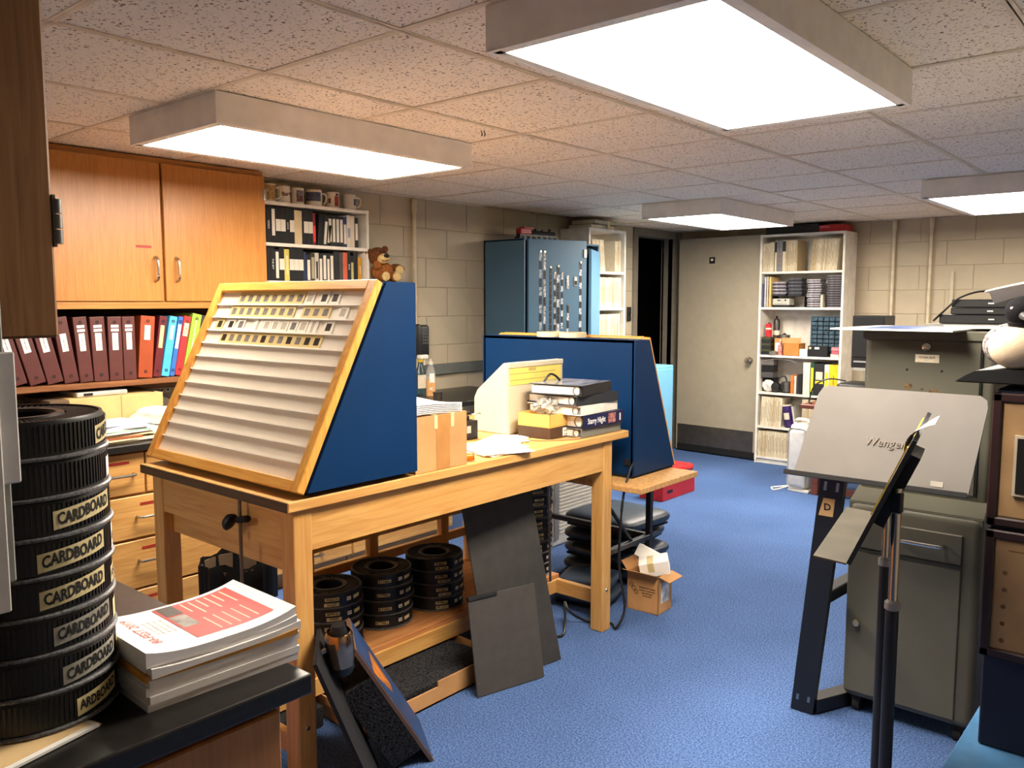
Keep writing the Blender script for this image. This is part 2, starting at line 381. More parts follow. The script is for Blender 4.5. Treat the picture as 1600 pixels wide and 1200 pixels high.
# binder shelf
o = (-4.05, 2.0, 1.04)
t = thing('binder_shelf', 'brown wooden shelf carrying the row of binders under the wall cabinet', 'shelf', o)
obj('board', MB(o).box(XL+.006, -3.90, .9, 2.56, 1.083, 1.108, .002), wood('shelf_brown', (140, 92, 56), (104, 64, 36), 'y'), t)
obj('cleat', MB(o).box(XL+.006, XL+.03, .9, 2.56, 1.03, 1.083), MATS['shelf_brown'], t)
obj('end_panel', MB(o).box(XL+.006, -3.91, 2.54, 2.56, 1.108, 1.444), OAK_Z, t)
obj('back_panel', MB(o).box(XL+.006, XL+.012, .9, 2.54, 1.108, 1.444), mat('shelf_back_dark', (40, 30, 24), .8), t)
# binders: y at the bottom, width, lean (deg, + leans to +y), colour, description
MAROON = (84, 42, 40); bw = .065
BI = [(1.30, .066, -14, MAROON, 3, 'maroon binder leaning left, first of the row, mostly hidden by the hanging door'), (1.375, .066, -14, MAROON, 3, 'maroon binder leaning left, second in the row under the wall cabinet'),
 (1.447, .066, -12.5, MAROON, 3, 'maroon binder leaning left, third in the row under the wall cabinet'), (1.517, .062, -8, MAROON, 3, 'maroon binder leaning slightly left, fourth in the row under the wall cabinet'),
 (1.583, .06, -4, MAROON, 5, 'maroon binder with three spine labels, fifth in the row'), (1.646, .066, -2, MAROON, 5, 'maroon binder with three spine labels, sixth in the row'),
 (1.716, .064, 0, MAROON, 5, 'maroon binder standing upright with three spine labels, left of the last maroon one'), (1.783, .06, 0, MAROON, 5, 'upright maroon binder right beside the orange-brown binder'),
 (1.848, .070, 5, (150, 66, 32), 1, 'orange-brown binder with one white label in the binder row'), (1.921, .038, 9, (92, 24, 34), 2, 'dark wine-red binder with long peach label beside the light blue binder'),
 (1.962, .040, 11, (70, 172, 226), 1, 'light blue binder with white label in the binder row'), (2.005, .024, 11.5, (48, 104, 178), 4, 'slim mid-blue binder squeezed between light blue and red binders'),
 (2.032, .036, 12, (212, 44, 48), 6, 'red binder with handwritten cream label in the binder row'), (2.072, .05, 12.5, (142, 178, 62), 7, 'lime green binder with white printed title, near the slide sorter'),
 (2.128, .045, 12, (46, 46, 50), 0, 'charcoal binder at the right end of the row, half hidden by the slide sorter')]
for i, (y0, wd, ln, c, lk, lab) in enumerate(BI):
    z0 = 1.109; h = .298 if lk != 7 else .308
    lift = wd*math.sin(R(abs(ln)))
    t = thing('ring_binder', lab, 'binder', (-3.935, y0 + (wd if ln > 0 else 0) , z0), (R(-ln), 0, 0), 'binders under the wall cabinet')
    ya, yb = (-wd, 0) if ln > 0 else (0, wd)          # pivot on the lower corner
    m = mat('binder_%d_%d_%d' % c, c, .45, var=.05)
    obj('cover', MB().box(-.245, -.003, ya, ya+.004, 0, h, .001).box(-.245, -.003, yb-.004, yb, 0, h, .001), m, t)
    sp = obj('spine', MB().box(-.008, 0, ya, yb, 0, h, .003, 2), m, t)
    obj('paper_block', MB().box(-.235, -.012, ya+.006, yb-.006, .008, h-.012), PAPER, t)
    yc = (ya+yb)/2
    obj('finger_hole', MB().lathe([(.004, 0), (.0075, 0), (.0075, .0015), (.004, .0015)], 12, T_((.0, yc, .03)) @ RY(90), True), BLACKM, t); obj('finger_hole', MB().lathe([(.004, 0), (.0075, 0), (.0075, .0015), (.004, .0015)], 12, T_((0, yc, h-.025)) @ RY(90), True), BLACKM, t)
    ww = wd*.5
    def spl(za, zb, mm, f=1.0): return obj('spine_label', MB().box(0, .0008, yc-ww/2*f, yc+ww/2*f, za, zb), mm, t)
    if lk in (3, 5):
        s_ = spl(h-.155, h-.075, PAPER, .85); obj('lettering', MB().mesh(text('Green Jack', .011), T_((.0012, yc, h-.115)) @ FX @ RZ(-90)), INK, s_)
    if lk == 5:
        spl(h-.05, h-.038, PAPER, 1.1); spl(h-.068, h-.056, PAPER, 1.1)
    if lk == 1: s_ = spl(h-.115, h-.045, PAPER, .8); obj('lettering', MB().mesh(text('notes', .01), T_((.0012, yc, h-.08)) @ FX @ RZ(-90)), INK, s_)
    if lk == 2: spl(h-.155, h-.045, mat('label_peach', (232, 194, 140), .7))
    if lk == 4: spl(h-.16, h-.04, PAPER, 1.3)
    if lk == 6: s_ = spl(h-.1, h-.035, mat('label_cream', (226, 220, 176), .7), 1.3); obj('lettering', MB().mesh(text('GELS', .02), T_((.0012, yc, h-.066)) @ FX @ RZ(-90)), INK, s_)
    if lk == 7:
        obj('lettering', MB().mesh(text('The Colony Slide Newsletter', .0135, .0006), T_((.0006, yc, h-.105)) @ FX @ RZ(-90)), INKW, sp)
        obj('emblem', MB().box(0, .001, yc-.009, yc-.003, .02, .035).box(0, .001, yc+.003, yc+.009, .02, .035), INK, sp)
# --- base counter along the left wall ---
XF = -3.58
o = (-3.9, 2.5, 0)
BTOP = mat('counter_black', (30, 28, 27), .32, var=.15, vs=60)
tag(obj('countertop', MB((-3.9, 2.5, .82)).box(XL+.006, XF+.03, .9, 4.42, .83, .862, .004), BTOP), 'black stone countertop along the block wall, piled with papers', 'countertop')
MAHO = wood('drawer_maple', (214, 166, 98), (184, 130, 68), 'y', .4)
def base_unit(y0, y1, rows, lab, strips=False, split=None, hyc=None):
    o = (-3.9, (y0+y1)/2, 0)
    t = thing('base_cabinet', lab, 'cabinet', o)
    obj('body', MB(o).box(XL+.02, XF-.02, y0, y1, .08, .828).box(XL+.02, XF-.06, y0, y1, 0, .08), MAHO, t)
    cells = []
    for i, (a, b) in enumerate(rows): cells += [(a, b, y0, split, hyc[0]), (a, b, split, y1, hyc[1])] if split and i == 0 else [(a, b, y0, y1, hyc[2] if hyc else (y0+y1)/2)]
    for a, b, c0, c1, yc in cells:
        dr = obj('drawer', MB(o).box(XF-.02, XF, c0+.004, c1-.004, a, b, .003), MAHO, t)
        z = b-.09 if b-a > .12 else (a+b)/2
        obj('handle', MB(o).tube([(XF, yc-.065, z), (XF+.03, yc-.063, z), (XF+.034, yc, z), (XF+.03, yc+.063, z), (XF, yc+.065, z)], .006, 8, 3), HANDLE, dr, 'satin metal bow handle', True)
        if strips: obj('label_strip', MB(o).box(XF, XF+.001, yc-.05, yc+.05, b-.045, b-.032), MATS['dymo_red'], dr, 'narrow red embossed label strip')
RW = [(.64, .82), (.442, .628), (.215, .43), (.09, .205)]
base_unit(1.23, 2.26, RW, 'wide maple drawer cabinet under the counter behind the black waste bin', True, 1.695, (1.575, 1.87, 1.715))
base_unit(2.27, 2.83, RW, 'maple drawer cabinet under the counter hidden behind the work table')
base_unit(2.84, 3.62, [(.09, .82)], 'maple base cabinet under the counter near the washing-up bottles')
# --- open white shelf with mugs and tapes ---
o = (-4.12, 3.0, 1.3)
XS = -4.045
t = thing('tape_shelf', 'white open wall shelf holding mugs above two rows of tapes', 'shelf', o)
SY0, SY1 = 2.575, 3.372
obj('side_panel', MB(o).box(XL+.006, XS, SY0, SY0+.018, 1.38, 2.035, .001), WHITE, t)
obj('side_panel', MB(o).box(XL+.006, XS, SY1-.018, SY1, 1.38, 2.035, .001), WHITE, t)
for z in (2.012, 1.785, 1.575, 1.38): obj('shelf_board', MB(o).box(XL+.006, XS+.002, SY0, SY1, z, z+.019, .001), WHITE, t)
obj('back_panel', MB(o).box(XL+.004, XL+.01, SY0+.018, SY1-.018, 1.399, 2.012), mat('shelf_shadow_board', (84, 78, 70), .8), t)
# tapes: (width, kind, tilt) ; z = 7.06 px/zoom unit -> widths from the photo, kinds: colours
TAPEB = mat('tape_case_black', (26, 26, 28), .4)
def spine_item(name, cat, y, wd, hh, z, c, lab, lc=None, lz=(.15, .9), lw=.7, tilt=0, grp='', dep=.11, tx=None, xf=XS-.012):
    t = thing(name, lab, cat, (xf, y, z+wd*math.sin(R(tilt))+.0005), (R(-tilt), 0, 0), grp)
    mm = c if not isinstance(c, tuple) else mat('spine_%d_%d_%d' % c, c, .45)
    bo = obj('case', MB().box(-dep, 0, 0, wd, 0, hh, .0015), mm, t)
    if lc:
        l2 = obj('spine_label', MB().box(0, .0008, wd/2-wd*lw/2, wd/2+wd*lw/2, hh*lz[0], hh*lz[1]), mat('lab_%d_%d_%d' % lc, lc, .7, var=.03), t)
        if tx: obj('lettering', MB().mesh(text(tx, wd*.5), T_((.0011, wd/2, hh*(lz[0]+lz[1])/2)) @ FX @ RZ(-90)), INK, l2)
    elif tx: obj('lettering', MB().mesh(text(tx, wd*.55), T_((.0006, wd/2, hh*.5)) @ FX @ RZ(-90)), INKW, t)
    return t
K = (26, 26, 28); LW = (222, 214, 198)
def row(items, z, gname, where):
    y = SY0+.03
    y = 2.655
    for i, it in enumerate(items):
        wd, c, lc, lz, lw, tilt, hh, desc, tx = it
        hs = hh*(1 if z > 1.7 else .935)
        spine_item('video_tape' if hh > .17 and wd < .032 else 'book', 'tape' if hh > .17 and wd < .032 else 'book', y+(.012 if tilt else 0), wd, hs, z, c, '%s, %s from left on %s' % (desc, ORD[i], where), lc, lz, lw, tilt, gname, tx=tx)
        y += wd+.0015
V = .03
def bk(wd=.028, tx=None): return (wd, K, None, (0, 1), .7, 0, .197, 'black tape case with plain dark spine', tx)
def wl_(wd=.028, lz=(.14, .9), hh=.186, tilt=0, lw=.7, tx=None): return (wd, K, LW, lz, lw, tilt, hh, 'black tape case with long white label', tx)
def hl(wd=.031, desc='thick black case with half-height white label'): return (wd, K, LW, (.33, .66), 1.0, 0, .199, desc, None)
R1 = [bk(.03, 'VIDEO'), wl_(.028, (.2, .95), .195), hl(.032, 'thick black case with white and red label'), hl(.03, 'thick black case with half white label'), bk(.026, 'NOVA'), hl(.03), (.05, (206, 186, 148), None, (0, 1), .7, 0, .19, 'wide cream paper box', None), bk(.01), hl(.032), hl(.028), (.018, (120, 30, 36), (216, 70, 66), (.1, .6), .9, 0, .185, 'thin red and black tape', None),
      (.036, K, None, (0, 1), .7, 5, .18, 'black case leaning right', None), wl_(.024, (.05, .8), .175, 6), wl_(.024, (.1, .7), .172, 8), wl_(.027, hh=.178), wl_(.026, hh=.178), wl_(.026, hh=.178), wl_(.026, hh=.178), (.026, (40, 52, 96), LW, (.1, .75), .7, 0, .178, 'dark blue tape with white label', None), (.028, (216, 208, 192), (150, 150, 170), (.3, .6), .6, 0, .19, 'white tape box with blue print', None), (.028, (214, 204, 184), None, (0, 1), .7, 0, .188, 'plain cream tape box', None), wl_(.026, (.25, .8), .18)]
R2 = [bk(.02), bk(.028, 'THE SKY'), wl_(.026, (.08, .92)), hl(.032), (.032, (206, 190, 96), None, (0, 1), .7, 0, .19, 'yellow case', 'ASTRONOMY'), hl(.03), hl(.03), hl(.03), (.02, (34, 46, 78), None, (0, 1), .7, 0, .18, 'navy tape', None), wl_(.027, (.05, .8), .165), (.028, (60, 52, 36), (170, 160, 130), (.1, .85), .7, 0, .175, 'olive brown tape with tan label', None), (.027, (196, 188, 176), (60, 56, 60), (.1, .7), .5, 0, .178, 'white and black printed tape', None), wl_(.025, (.03, .8), .178), wl_(.027, (.08, .92), .178), wl_(.022, (.05, .8), .178), wl_(.027, (.08, .92), .178), (.042, K, None, (0, 1), .7, 0, .192, 'wide black case', None), (.024, (70, 66, 64), None, (0, 1), .7, 0, .188, 'charcoal grey case', None), (.031, (208, 96, 62), None, (0, 1), .7, 0, .19, 'orange red book', None), bk(.022, 'SPACE'), (.024, K, (190, 184, 120), (.05, .75), .7, 0, .17, 'black tape with pale green label', None), bk(.03), (.028, (206, 150, 40), None, (0, 1), .7, 0, .165, 'yellow ochre book', 'EARTH')]
row(R1, 1.8045, 'tapes on the upper shelf', 'upper tape shelf')
row(R2, 1.5945, 'tapes on the lower shelf', 'lower tape shelf')
# mugs
CER = mat('ceramic_white', (226, 218, 204), .22, var=.02)
def mug(y, r, h, hang, lab, decor):
    t = thing('mug', lab, 'mug', (-4.105, y, 2.0315), (0, 0, R(hang)), 'mugs on top of the tape shelf')
    obj('cup', MB().lathe([(0, 0), (r*.86, 0), (r, .006), (r, h), (r-.004, h), (r-.005, .008), (0, .008)], 24), CER, t, smooth=True)
    obj('handle', MB().tube([(r-.003, 0, h*.82), (r+.022, 0, h*.78), (r+.026, 0, h*.5), (r+.018, 0, h*.25), (r-.003, 0, h*.18)], .005, 8, 4), CER, t, smooth=True)
    a0 = -hang
    for (da, db, za, zb, c) in decor:
        def fn(u, v, da=da, db=db, za=za, zb=zb): 
            a = R(a0+da+(db-da)*u); return ((r+.0008)*math.cos(a), (r+.0008)*math.sin(a), h*(za+(zb-za)*v))
        obj('print', MB().grid(fn, 8, 2), mat('mugprint_%d_%d_%d' % c, c, .35, var=.3, vs=70), t)
    return t
mug(2.705, .041, .098, 62, 'tan patterned mug next to the wall cabinet', [(-80, 40, .08, .92, (170, 140, 92))])
mg = mug(2.80, .040, .095, -140, 'white mug printed with red lettering', [])
obj('lettering', MB().mesh(text('Bart', .034, .001), RZ(140) @ T_((.0405, -.004, .05)) @ FX @ RZ(8)), mat('print_maroon', (110, 20, 34), .4), mg)
mug(2.895, .038, .093, 200, 'white mug with a square grey and red picture', [(-40, 30, .15, .85, (120, 104, 110)), (-34, 24, .2, .5, (110, 54, 60))])
mug(3.01, .048, .094, 70, 'wide white mug with a blue landscape print', [(-100, 20, .3, .85, (74, 84, 112))])
mug(3.145, .041, .094, -150, 'white mug with red and black figures', [(-20, 20, .12, .75, (150, 52, 44)), (-70, -50, .3, .6, (110, 60, 56)), (-10, 15, .78, .9, (40, 36, 40))])
mug(3.272, .041, .092, 55, 'white mug with a small round blue badge, last in the row', [(0, 34, .3, .72, (78, 86, 140))])
# --- black equipment case and teddy ---
o = (-4.06, 3.49, .862)
t = thing('equipment_case', 'tall black equipment case under the stuffed bear, behind the slide sorter', 'case', o)
obj('case_body', MB(o).box(-4.17, -3.96, 3.39, 3.575, .865, 1.585, .008, 2), BLACK, t)
obj('lid', MB(o).box(-4.175, -3.95, 3.385, 3.585, 1.585, 1.6, .005, 2), BLACKM, t)
obj('vent', MB(o).box(-3.96, -3.957, 3.42, 3.55, 1.0, 1.1), BLACKM, t)
FUR = mat('fur_brown', (150, 92, 48), .95, var=.18, vs=90, bump=.8, bs=160, spec=.1); FURD = mat('fur_dark', (104, 64, 38), .95, var=.18, vs=90, bump=.8, bs=160, spec=.1); FURL = mat('fur_cream', (206, 178, 124), .95, var=.1, vs=90, bump=.6, bs=160, spec=.1)
t = thing('stuffed_bear', 'brown stuffed toy bear with cream muzzle sitting on the black case', 'stuffed toy', (-4.03, 3.462, 1.6), (0, 0, R(-14)))
obj('body', MB().ball((0, 0, .062), (.062, .075, .064), n=20), FUR, t, smooth=True)
hd = obj('head', MB().ball((.012, -.035, .158), (.058, .066, .056), T_((0, 0, 0)), 20), FURD, t, smooth=True)
obj('ear', MB().ball((.0, -.095, .185), (.014, .022, .024)), FURD, hd, smooth=True); obj('ear', MB().ball((.0, .02, .205), (.014, .022, .02)), FURD, hd, smooth=True)
obj('muzzle', MB().ball((.058, -.022, .142), (.03, .042, .032), n=16), FURL, hd, smooth=True)
obj('nose', MB().ball((.084, -.012, .158), (.013, .02, .012)), BLACK, hd, smooth=True)
for yy in (-.045, -.018): obj('eye', MB().ball((.063, yy, .184), .006), BLACK, hd, smooth=True)
obj('mouth', MB().tube([(.083, -.045, .133), (.089, -.025, .126), (.086, .004, .134)], .002, 6), FURD, hd)
obj('arm', MB().ball((.045, -.058, .1), (.03, .026, .032), n=14), FUR, t, smooth=True)
obj('arm', MB().ball((.02, .075, .105), (.032, .05, .026), RX(-12), 14), FURD, t, smooth=True)
obj('paw', MB().ball((.045, .098, .075), (.018, .03, .028), n=12), FURL, t, smooth=True)
for yy in (-.025, .05):
    f = obj('leg', MB().ball((.06, yy, .03), (.045, .03, .03), n=14), FUR, t, smooth=True)
    obj('foot_sole', MB().ball((.1, yy, .032), (.012, .028, .029), n=14), FURL, f, smooth=True)
t2 = thing('stuffed_bear', 'small brown stuffed toy peeking out behind the larger bear', 'stuffed toy', (-4.1, 3.55, 1.6))
obj('body', MB().ball((0, 0, .04), (.035, .04, .04)), FURD, t2, smooth=True); obj('head', MB().ball((.01, 0, .085), (.032, .036, .028)), FURD, t2, smooth=True); obj('muzzle', MB().ball((.035, .008, .08), (.014, .02, .014)), FURL, t2, smooth=True); obj('foot_sole', MB().ball((.035, .02, .024), (.014, .02, .022)), FURL, t2, smooth=True)
# --- wall phone ---
t = thing('wall_phone', 'black wall telephone with keypad above the counter', 'telephone', (-4.19, 3.90, 1.21))
obj('base', MB().box(0, .05, -.085, .075, -.11, .11, .02, 3), BLACK, t, smooth=True)
obj('handset', MB().box(.045, .085, -.085, -.03, -.112, .118, .018, 3), BLACK, t, smooth=True)
for i in range(3):
    for j in range(4): obj('key', MB().box(.05, .054, .0+i*.02, .014+i*.02, .04-j*.02, .053-j*.02, .002), mat('key_grey', (96, 96, 98), .5), t)
obj('cord', MB().tube([(.03, .0, -.11), (.03, .02, -.16), (.03, -.02, -.22), (.05, -.05, -.3)], .004, 6, 5), BLACK, t)
# bottles
def bottle(x, y, lab, kind):
    t = thing('bottle', lab, 'bottle', (x, y, .862))
    G = mat('clear_plastic', (225, 225, 215), .12, alpha=.22, var=0)
    if kind == 0:
        obj('soap', MB().lathe([(0, .002), (.034, .002), (.035, .06), (.033, .108), (0, .108)], 24, SC(.75, 1, 1)), mat('soap_orange', (236, 160, 18), .2, var=.02), t, smooth=True)
        obj('shell', MB().lathe([(0, 0), (.036, 0), (.037, .09), (.036, .15), (.022, .195), (.014, .205), (.014, .215), (0, .215)], 24, SC(.76, 1, 1)), G, t, smooth=True)
        obj('cap', MB().lathe([(0, .245), (.006, .245), (.007, .228), (.016, .226), (.017, .205), (0, .205)], 16), mat('cap_clear', (208, 204, 190), .3), t, smooth=True)
        obj('label_sticker', MB().grid(lambda u, v: (.0285*math.cos(R(-50+60*u)), .0378*math.sin(R(-50+60*u)), .09+.06*v), 8, 2), PAPER, t)
        obj('barcode', MB().grid(lambda u, v: (.0285*math.cos(R(-50+35*u)), .0378*math.sin(R(-50+35*u)), .04+.02*v), 6, 1), CREAM, t)
    else:
        obj('body', MB().lathe([(0, 0), (.042, 0), (.044, .1), (.04, .15), (.02, .19), (.015, .215), (0, .215)], 24, SC(.7, 1, 1)), mat('bottle_teal', (70, 92, 96), .25, trans=.4), t, smooth=True)
        obj('label_sticker', MB().grid(lambda u, v: (.0312*math.cos(R(-60+120*u)), .0446*math.sin(R(-60+120*u)), .04+.09*v), 8, 2), CREAM, t)
        obj('collar', MB().cyl((0, 0, .215), (0, 0, .232), .017), mat('cap_yellow', (222, 186, 40), .4), t, smooth=True)
        obj('trigger_head', MB().box(-.018, .018, -.02, .062, .232, .262, .008, 2).box(-.006, .006, .03, .04, .19, .235, .002), WHITE, t)
bottle(-3.93, 3.775, 'clear dish soap bottle half full of orange liquid on the counter', 0)
bottle(-4.07, 3.815, 'teal spray bottle with white trigger head beside the soap bottle', 1)
# ================= COUNTER CLUTTER (left wall counter, z .862) =================
zt = .8625
# two tone carton
o = (-3.98, 1.62, zt)
t = thing('storage_box', 'long beige cardboard box with dark end on the counter below the binders', 'box', o)
obj('carton', MB(o).box(-4.16, -3.86, 1.50, 1.93, zt, 1.045, .003), mat('manila', (202, 168, 112), .75, var=.04), t)
obj('end_panel', MB(o).box(-4.16, -3.862, 1.42, 1.50, zt, 1.045, .003), mat('box_brown_end', (98, 78, 56), .8), t)
obj('seam', MB(o).box(-3.8605, -3.859, 1.728, 1.731, zt, 1.045), mat('seam_brown', (150, 116, 74), .8), t)
obj('lettering', MB(o).mesh(text('SCR', .022), T_((-3.8615, 1.46, 1.01)) @ FX).mesh(text('PVT', .022), T_((-3.8615, 1.46, .985)) @ FX), INK, t)
t = thing('tray_device', 'flat pale grey plastic device lying on the beige box', 'device', (-4.0, 1.65, 1.0455))
obj('body', MB().box(-.1, .1, -.1, .13, 0, .022, .006, 2), mat('device_grey', (176, 172, 164), .4), t); obj('notch', MB().box(.09, .102, -.07, -.03, .006, .018), BLACK, t)
# piled papers on the counter front
def pile(name, lab, cx, cy, z, layers, rotz=0):
    t = thing(name, lab, 'papers', (cx, cy, z), (0, 0, R(rotz)))
    zz = 0
    for (lx, ly, h, c, dx, dy, a) in layers:
        n = 'sheet_stack' if h > .006 else 'folder'
        obj(n, MB().box(-lx/2, lx/2, -ly/2, ly/2, zz, zz+h, min(.0015, h*.3), 1, T_((dx, dy, 0)) @ RZ(a)), mat('pp_%d_%d_%d' % c, c, .8, var=.05, vs=60), t)
        zz += h
    return t
CR = (226, 206, 160); WH = (232, 228, 222); GR = (150, 186, 166)
pile('paper_pile', 'tall pile of folders and papers at the counter edge, beside the tray stack', -3.72, 1.60, zt, [(.22, .3, .006, CR, 0, 0, 2), (.22, .29, .005, WH, 0, .01, -3), (.22, .3, .007, CR, .01, 0, 4), (.21, .26, .010, (150, 84, 52), .01, -.03, 0), (.22, .3, .009, CR, 0, .01, -2), (.21, .29, .005, (210, 196, 150), 0, 0, 5), (.22, .3, .006, WH, .01, .01, 1), (.22, .29, .006, GR, 0, 0, -4), (.22, .3, .008, WH, 0, .01, 3), (.2, .27, .011, (206, 204, 214), .01, 0, -6), (.21, .28, .005, (160, 170, 206), 0, .01, 2), (.21, .29, .004, WH, 0, 0, 8)], 4)
t = thing('tin_can', 'shallow round metal tin on the pile of folders', 'tin', (-3.77, 1.56, zt+.0845))
obj('can', MB().lathe([(0, 0), (.052, 0), (.053, .004), (.053, .038), (.05, .042), (0, .042)], 32), mat('tin', (150, 142, 124), .35, .8), t, smooth=True)
obj('lid_ring', MB().lathe([(.0535, .026), (.055, .028), (.055, .034), (.0535, .036)], 32, None, True), STEEL, t, smooth=True)
t = thing('cloth', 'crumpled pale grey cloth bundle lying on the counter papers', 'cloth', (-3.80, 1.86, zt+.04))
def cl(u, v):
    a = u*2*math.pi; p = (v-.5)*math.pi; r = 1+.12*math.sin(3*a+1)*math.cos(p)+.1*math.sin(5*p+2*a)
    return (.06*r*math.cos(p)*math.cos(a), .105*r*math.cos(p)*math.sin(a), .042+.042*r*math.sin(p))
obj('bundle', MB().grid(cl, 24, 14), mat('cloth_grey', (206, 200, 190), .9, var=.05, bump=.4, bs=200), t, smooth=True)
pile('paper_pile', 'low pile of white papers under the crumpled cloth on the counter', -3.78, 1.87, zt, [(.26, .24, .012, WH, 0, 0, 4), (.24, .24, .01, (206, 198, 200), 0, 0, -6), (.25, .26, .012, WH, .01, 0, 9), (.22, .22, .005, WH, 0, .01, -12)])
t = thing('cereal_box', 'dark purple printed box standing behind the beige carton', 'box', (-4.08, 1.98, zt)); obj('carton', MB().box(-.03, .03, -.045, .04, 0, .17, .002), mat('box_purple', (74, 56, 84), .5, var=.5, vs=30), t); obj('label_panel', MB().box(.03, .031, -.035, .03, .02, .07), mat('lavender', (150, 150, 190), .6), t)
for k in range(3):
    t = thing('wall_socket', 'small cream outlet in the grey raceway, %s of three' % ('left', 'middle', 'right')[k], 'socket', (XL+.01, 2.04+.032*k, 1.02), group='outlets above the counter')
    obj('plate', MB().box(0, .008, 0, .028, -.015, .015, .002), WHITE, t); obj('hole', MB().cyl((.008, .014, 0), (.009, .014, 0), .006), BLACKM, t)
tag(obj('cable', MB((-4.0, 2.0, zt)).tube([(-4.12, 1.80, 1.056), (-3.98, 1.86, 1.062), (-3.84, 1.945, 1.02), (-3.77, 1.93, .985), (-3.84, 1.98, .95), (-4.0, 2.1, 1.0), (-4.1, 2.2, .96)], .004, 6, 6), BLACK), 'thin black cable looping over the counter papers', 'cable')
t = thing('media_stack', 'stack of video cassettes and a red object behind the tray stack', 'cassettes', (-3.95, 1.30, zt))
for k, c in enumerate(((30, 30, 32), (190, 186, 180), (30, 30, 32), (150, 60, 40), (40, 40, 44), (206, 200, 190))): obj('cassette', MB().box(-.08, .1, -.06+.006*(k % 2), .06, .027*k, .027*k+.025, .002), mat('cas_%d_%d_%d' % c, c, .5), t)
# ================= PENINSULA (near left) =================
o = (-1.8, .3, 0); ZP = .85
t = thing('peninsula_cabinet', 'wooden peninsula cabinet in the left foreground under the black top', 'cabinet', o)
obj('body', MB(o).box(-2.35, -1.17, -1.2, .765, .08, .815), OAK_Z, t)
obj('plinth', MB(o).box(-2.3, -1.2, -1.2, .74, 0, .08), BLACKM, t)
for a, b in ((.30, .755), (-.16, .29)):
    dr = obj('door', MB(o).box(-1.17, -1.152, a, b, .1, .8, .003), OAK_Z, t)
    obj('handle', MB(o).box(-1.152, -1.125, (a+b)/2-.012, (a+b)/2+.012, .60, .72, .004), BLACKM, dr)
tag(obj('countertop', MB((-1.8, .3, .81)).box(-2.4, -1.135, -1.25, .808, .815, ZP, .004, 2), BTOP), 'black peninsula countertop in the left foreground carrying trays and flyers', 'countertop')
# --- upper cabinet seen at the left edge ---
o = (-1.6, .1, 1.42)
t = thing('wall_cabinet', 'dark brown hanging cabinet at the top left edge, closest to the viewer', 'cabinet', o)
DOAK = wood('oak_shaded', (150, 104, 60), (112, 74, 38), 'z', .45, 4)  # darker oak copy; the weak light on this cabinet is in the colour
obj('carcass', MB(o).box(-1.95, -1.322, -1.2, .488, 1.423, ZC-.004), DOAK, t)
dr = obj('door', MB(o).box(-1.32, -1.30, -.3, .497, 1.423, ZC-.02, .004), DOAK, t)
hg = MB(o)
for k in range(3): hg.cyl((-1.306, .503, 1.56+.022*k), (-1.306, .503, 1.58+.022*k), .0085, n=12)
obj('hinge', hg.box(-1.325, -1.3, .497, .501, 1.555, 1.63), mat('hinge_steel', (120, 118, 114), .35, .9), dr, 'steel butt hinge', True)
# --- slide trays ---
TRB = mat('tray_black', (24, 24, 26), .38, var=.12, vs=40)
TRF = mat('tray_flange', (92, 92, 94), .4, var=.35, vs=220)
PT = .0565
tray_me = {}
def tray_meshes():
    if tray_me: return tray_me
    m = MB().lathe([(.052, .004), (.052, .052), (.058, .0565), (.069, .0565), (.071, .047), (.113, .045), (.117, .0565), (.121, .0565), (.123, .052), (.123, .006), (.118, .004)], 56, None, True)
    m.smooth = True; tray_me['body'] = m.done('body', TRB)
    m = MB().lathe([(.05, 0), (.05, .004), (.126, .006), (.129, .004), (.129, .001), (.126, 0)], 56, None, True); m.smooth = True; tray_me['flange'] = m.done('flange', TRF)
    m = MB()
    for k in range(80): m.box(.073, .114, -.0011, .0011, .045, .0545, 0, 1, RZ(4.5*k))
    tray_me['slot_fins'] = m.done('slot_fins', TRB)
    m = MB()
    for k in range(110): m.box(.1225, .1245, -.0017, .0017, .010, .050, 0, 1, RZ(360/110*k))
    tray_me['ribs'] = m.done('ribs', TRB)
    return tray_me
def tray(loc, rot, lab, grp, labels, top=False):
    """labels: (centre angle deg in room, z centre, width m, height, text, text size, colour)"""
    t = thing('slide_tray', lab, 'slide tray', loc, (0, 0, R(rot)), grp); tm = tray_meshes()
    obj('body', tm['body'], None, t); obj('flange', tm['flange'], None, t); obj('ribs', tm['ribs'], None, t)
    obj('slot_fins', tm['slot_fins'], None, t)
    Rr = .1252
    for (ac, zc, wd, hh, tx, ts, mm, sk) in labels:
        ac -= rot; n = max(4, int(wd/.008))
        def fn(u, v):
            a = R(ac)+(u-.5)*wd/Rr; return ((Rr+.0006)*math.cos(a), (Rr+.0006)*math.sin(a), zc+(v-.5)*hh+sk*(u-.5)*wd)
        l = obj('tape_label', MB().grid(fn, n, 1), mm, t, 'masking tape label')
        if tx:
            src = text(tx, ts, 0, 'CENTER', ts*.035); me = src.copy(); mw = max(v.co.x for v in me.vertices)-min(v.co.x for v in me.vertices); k = min(1.0, wd*.9/mw)
            rr = random.Random(hash(tx+str(loc)) & 255)
            for v in me.vertices:
                x, y = v.co.x*k, v.co.y*min(1, k*1.45); a = R(ac)+x/Rr; y += .0012*math.sin(x*90+loc[2]*50)
                v.co = ((Rr+.0012)*math.cos(a), (Rr+.0012)*math.sin(a), zc+y+sk*x)
            me.materials.clear(); me.materials.append(INK); obj('lettering', me, None, l)
    return t
TC = (-1.368, .452)
MASKD = mat('tape_faded', (150, 146, 132), .75, var=.1, vs=40)
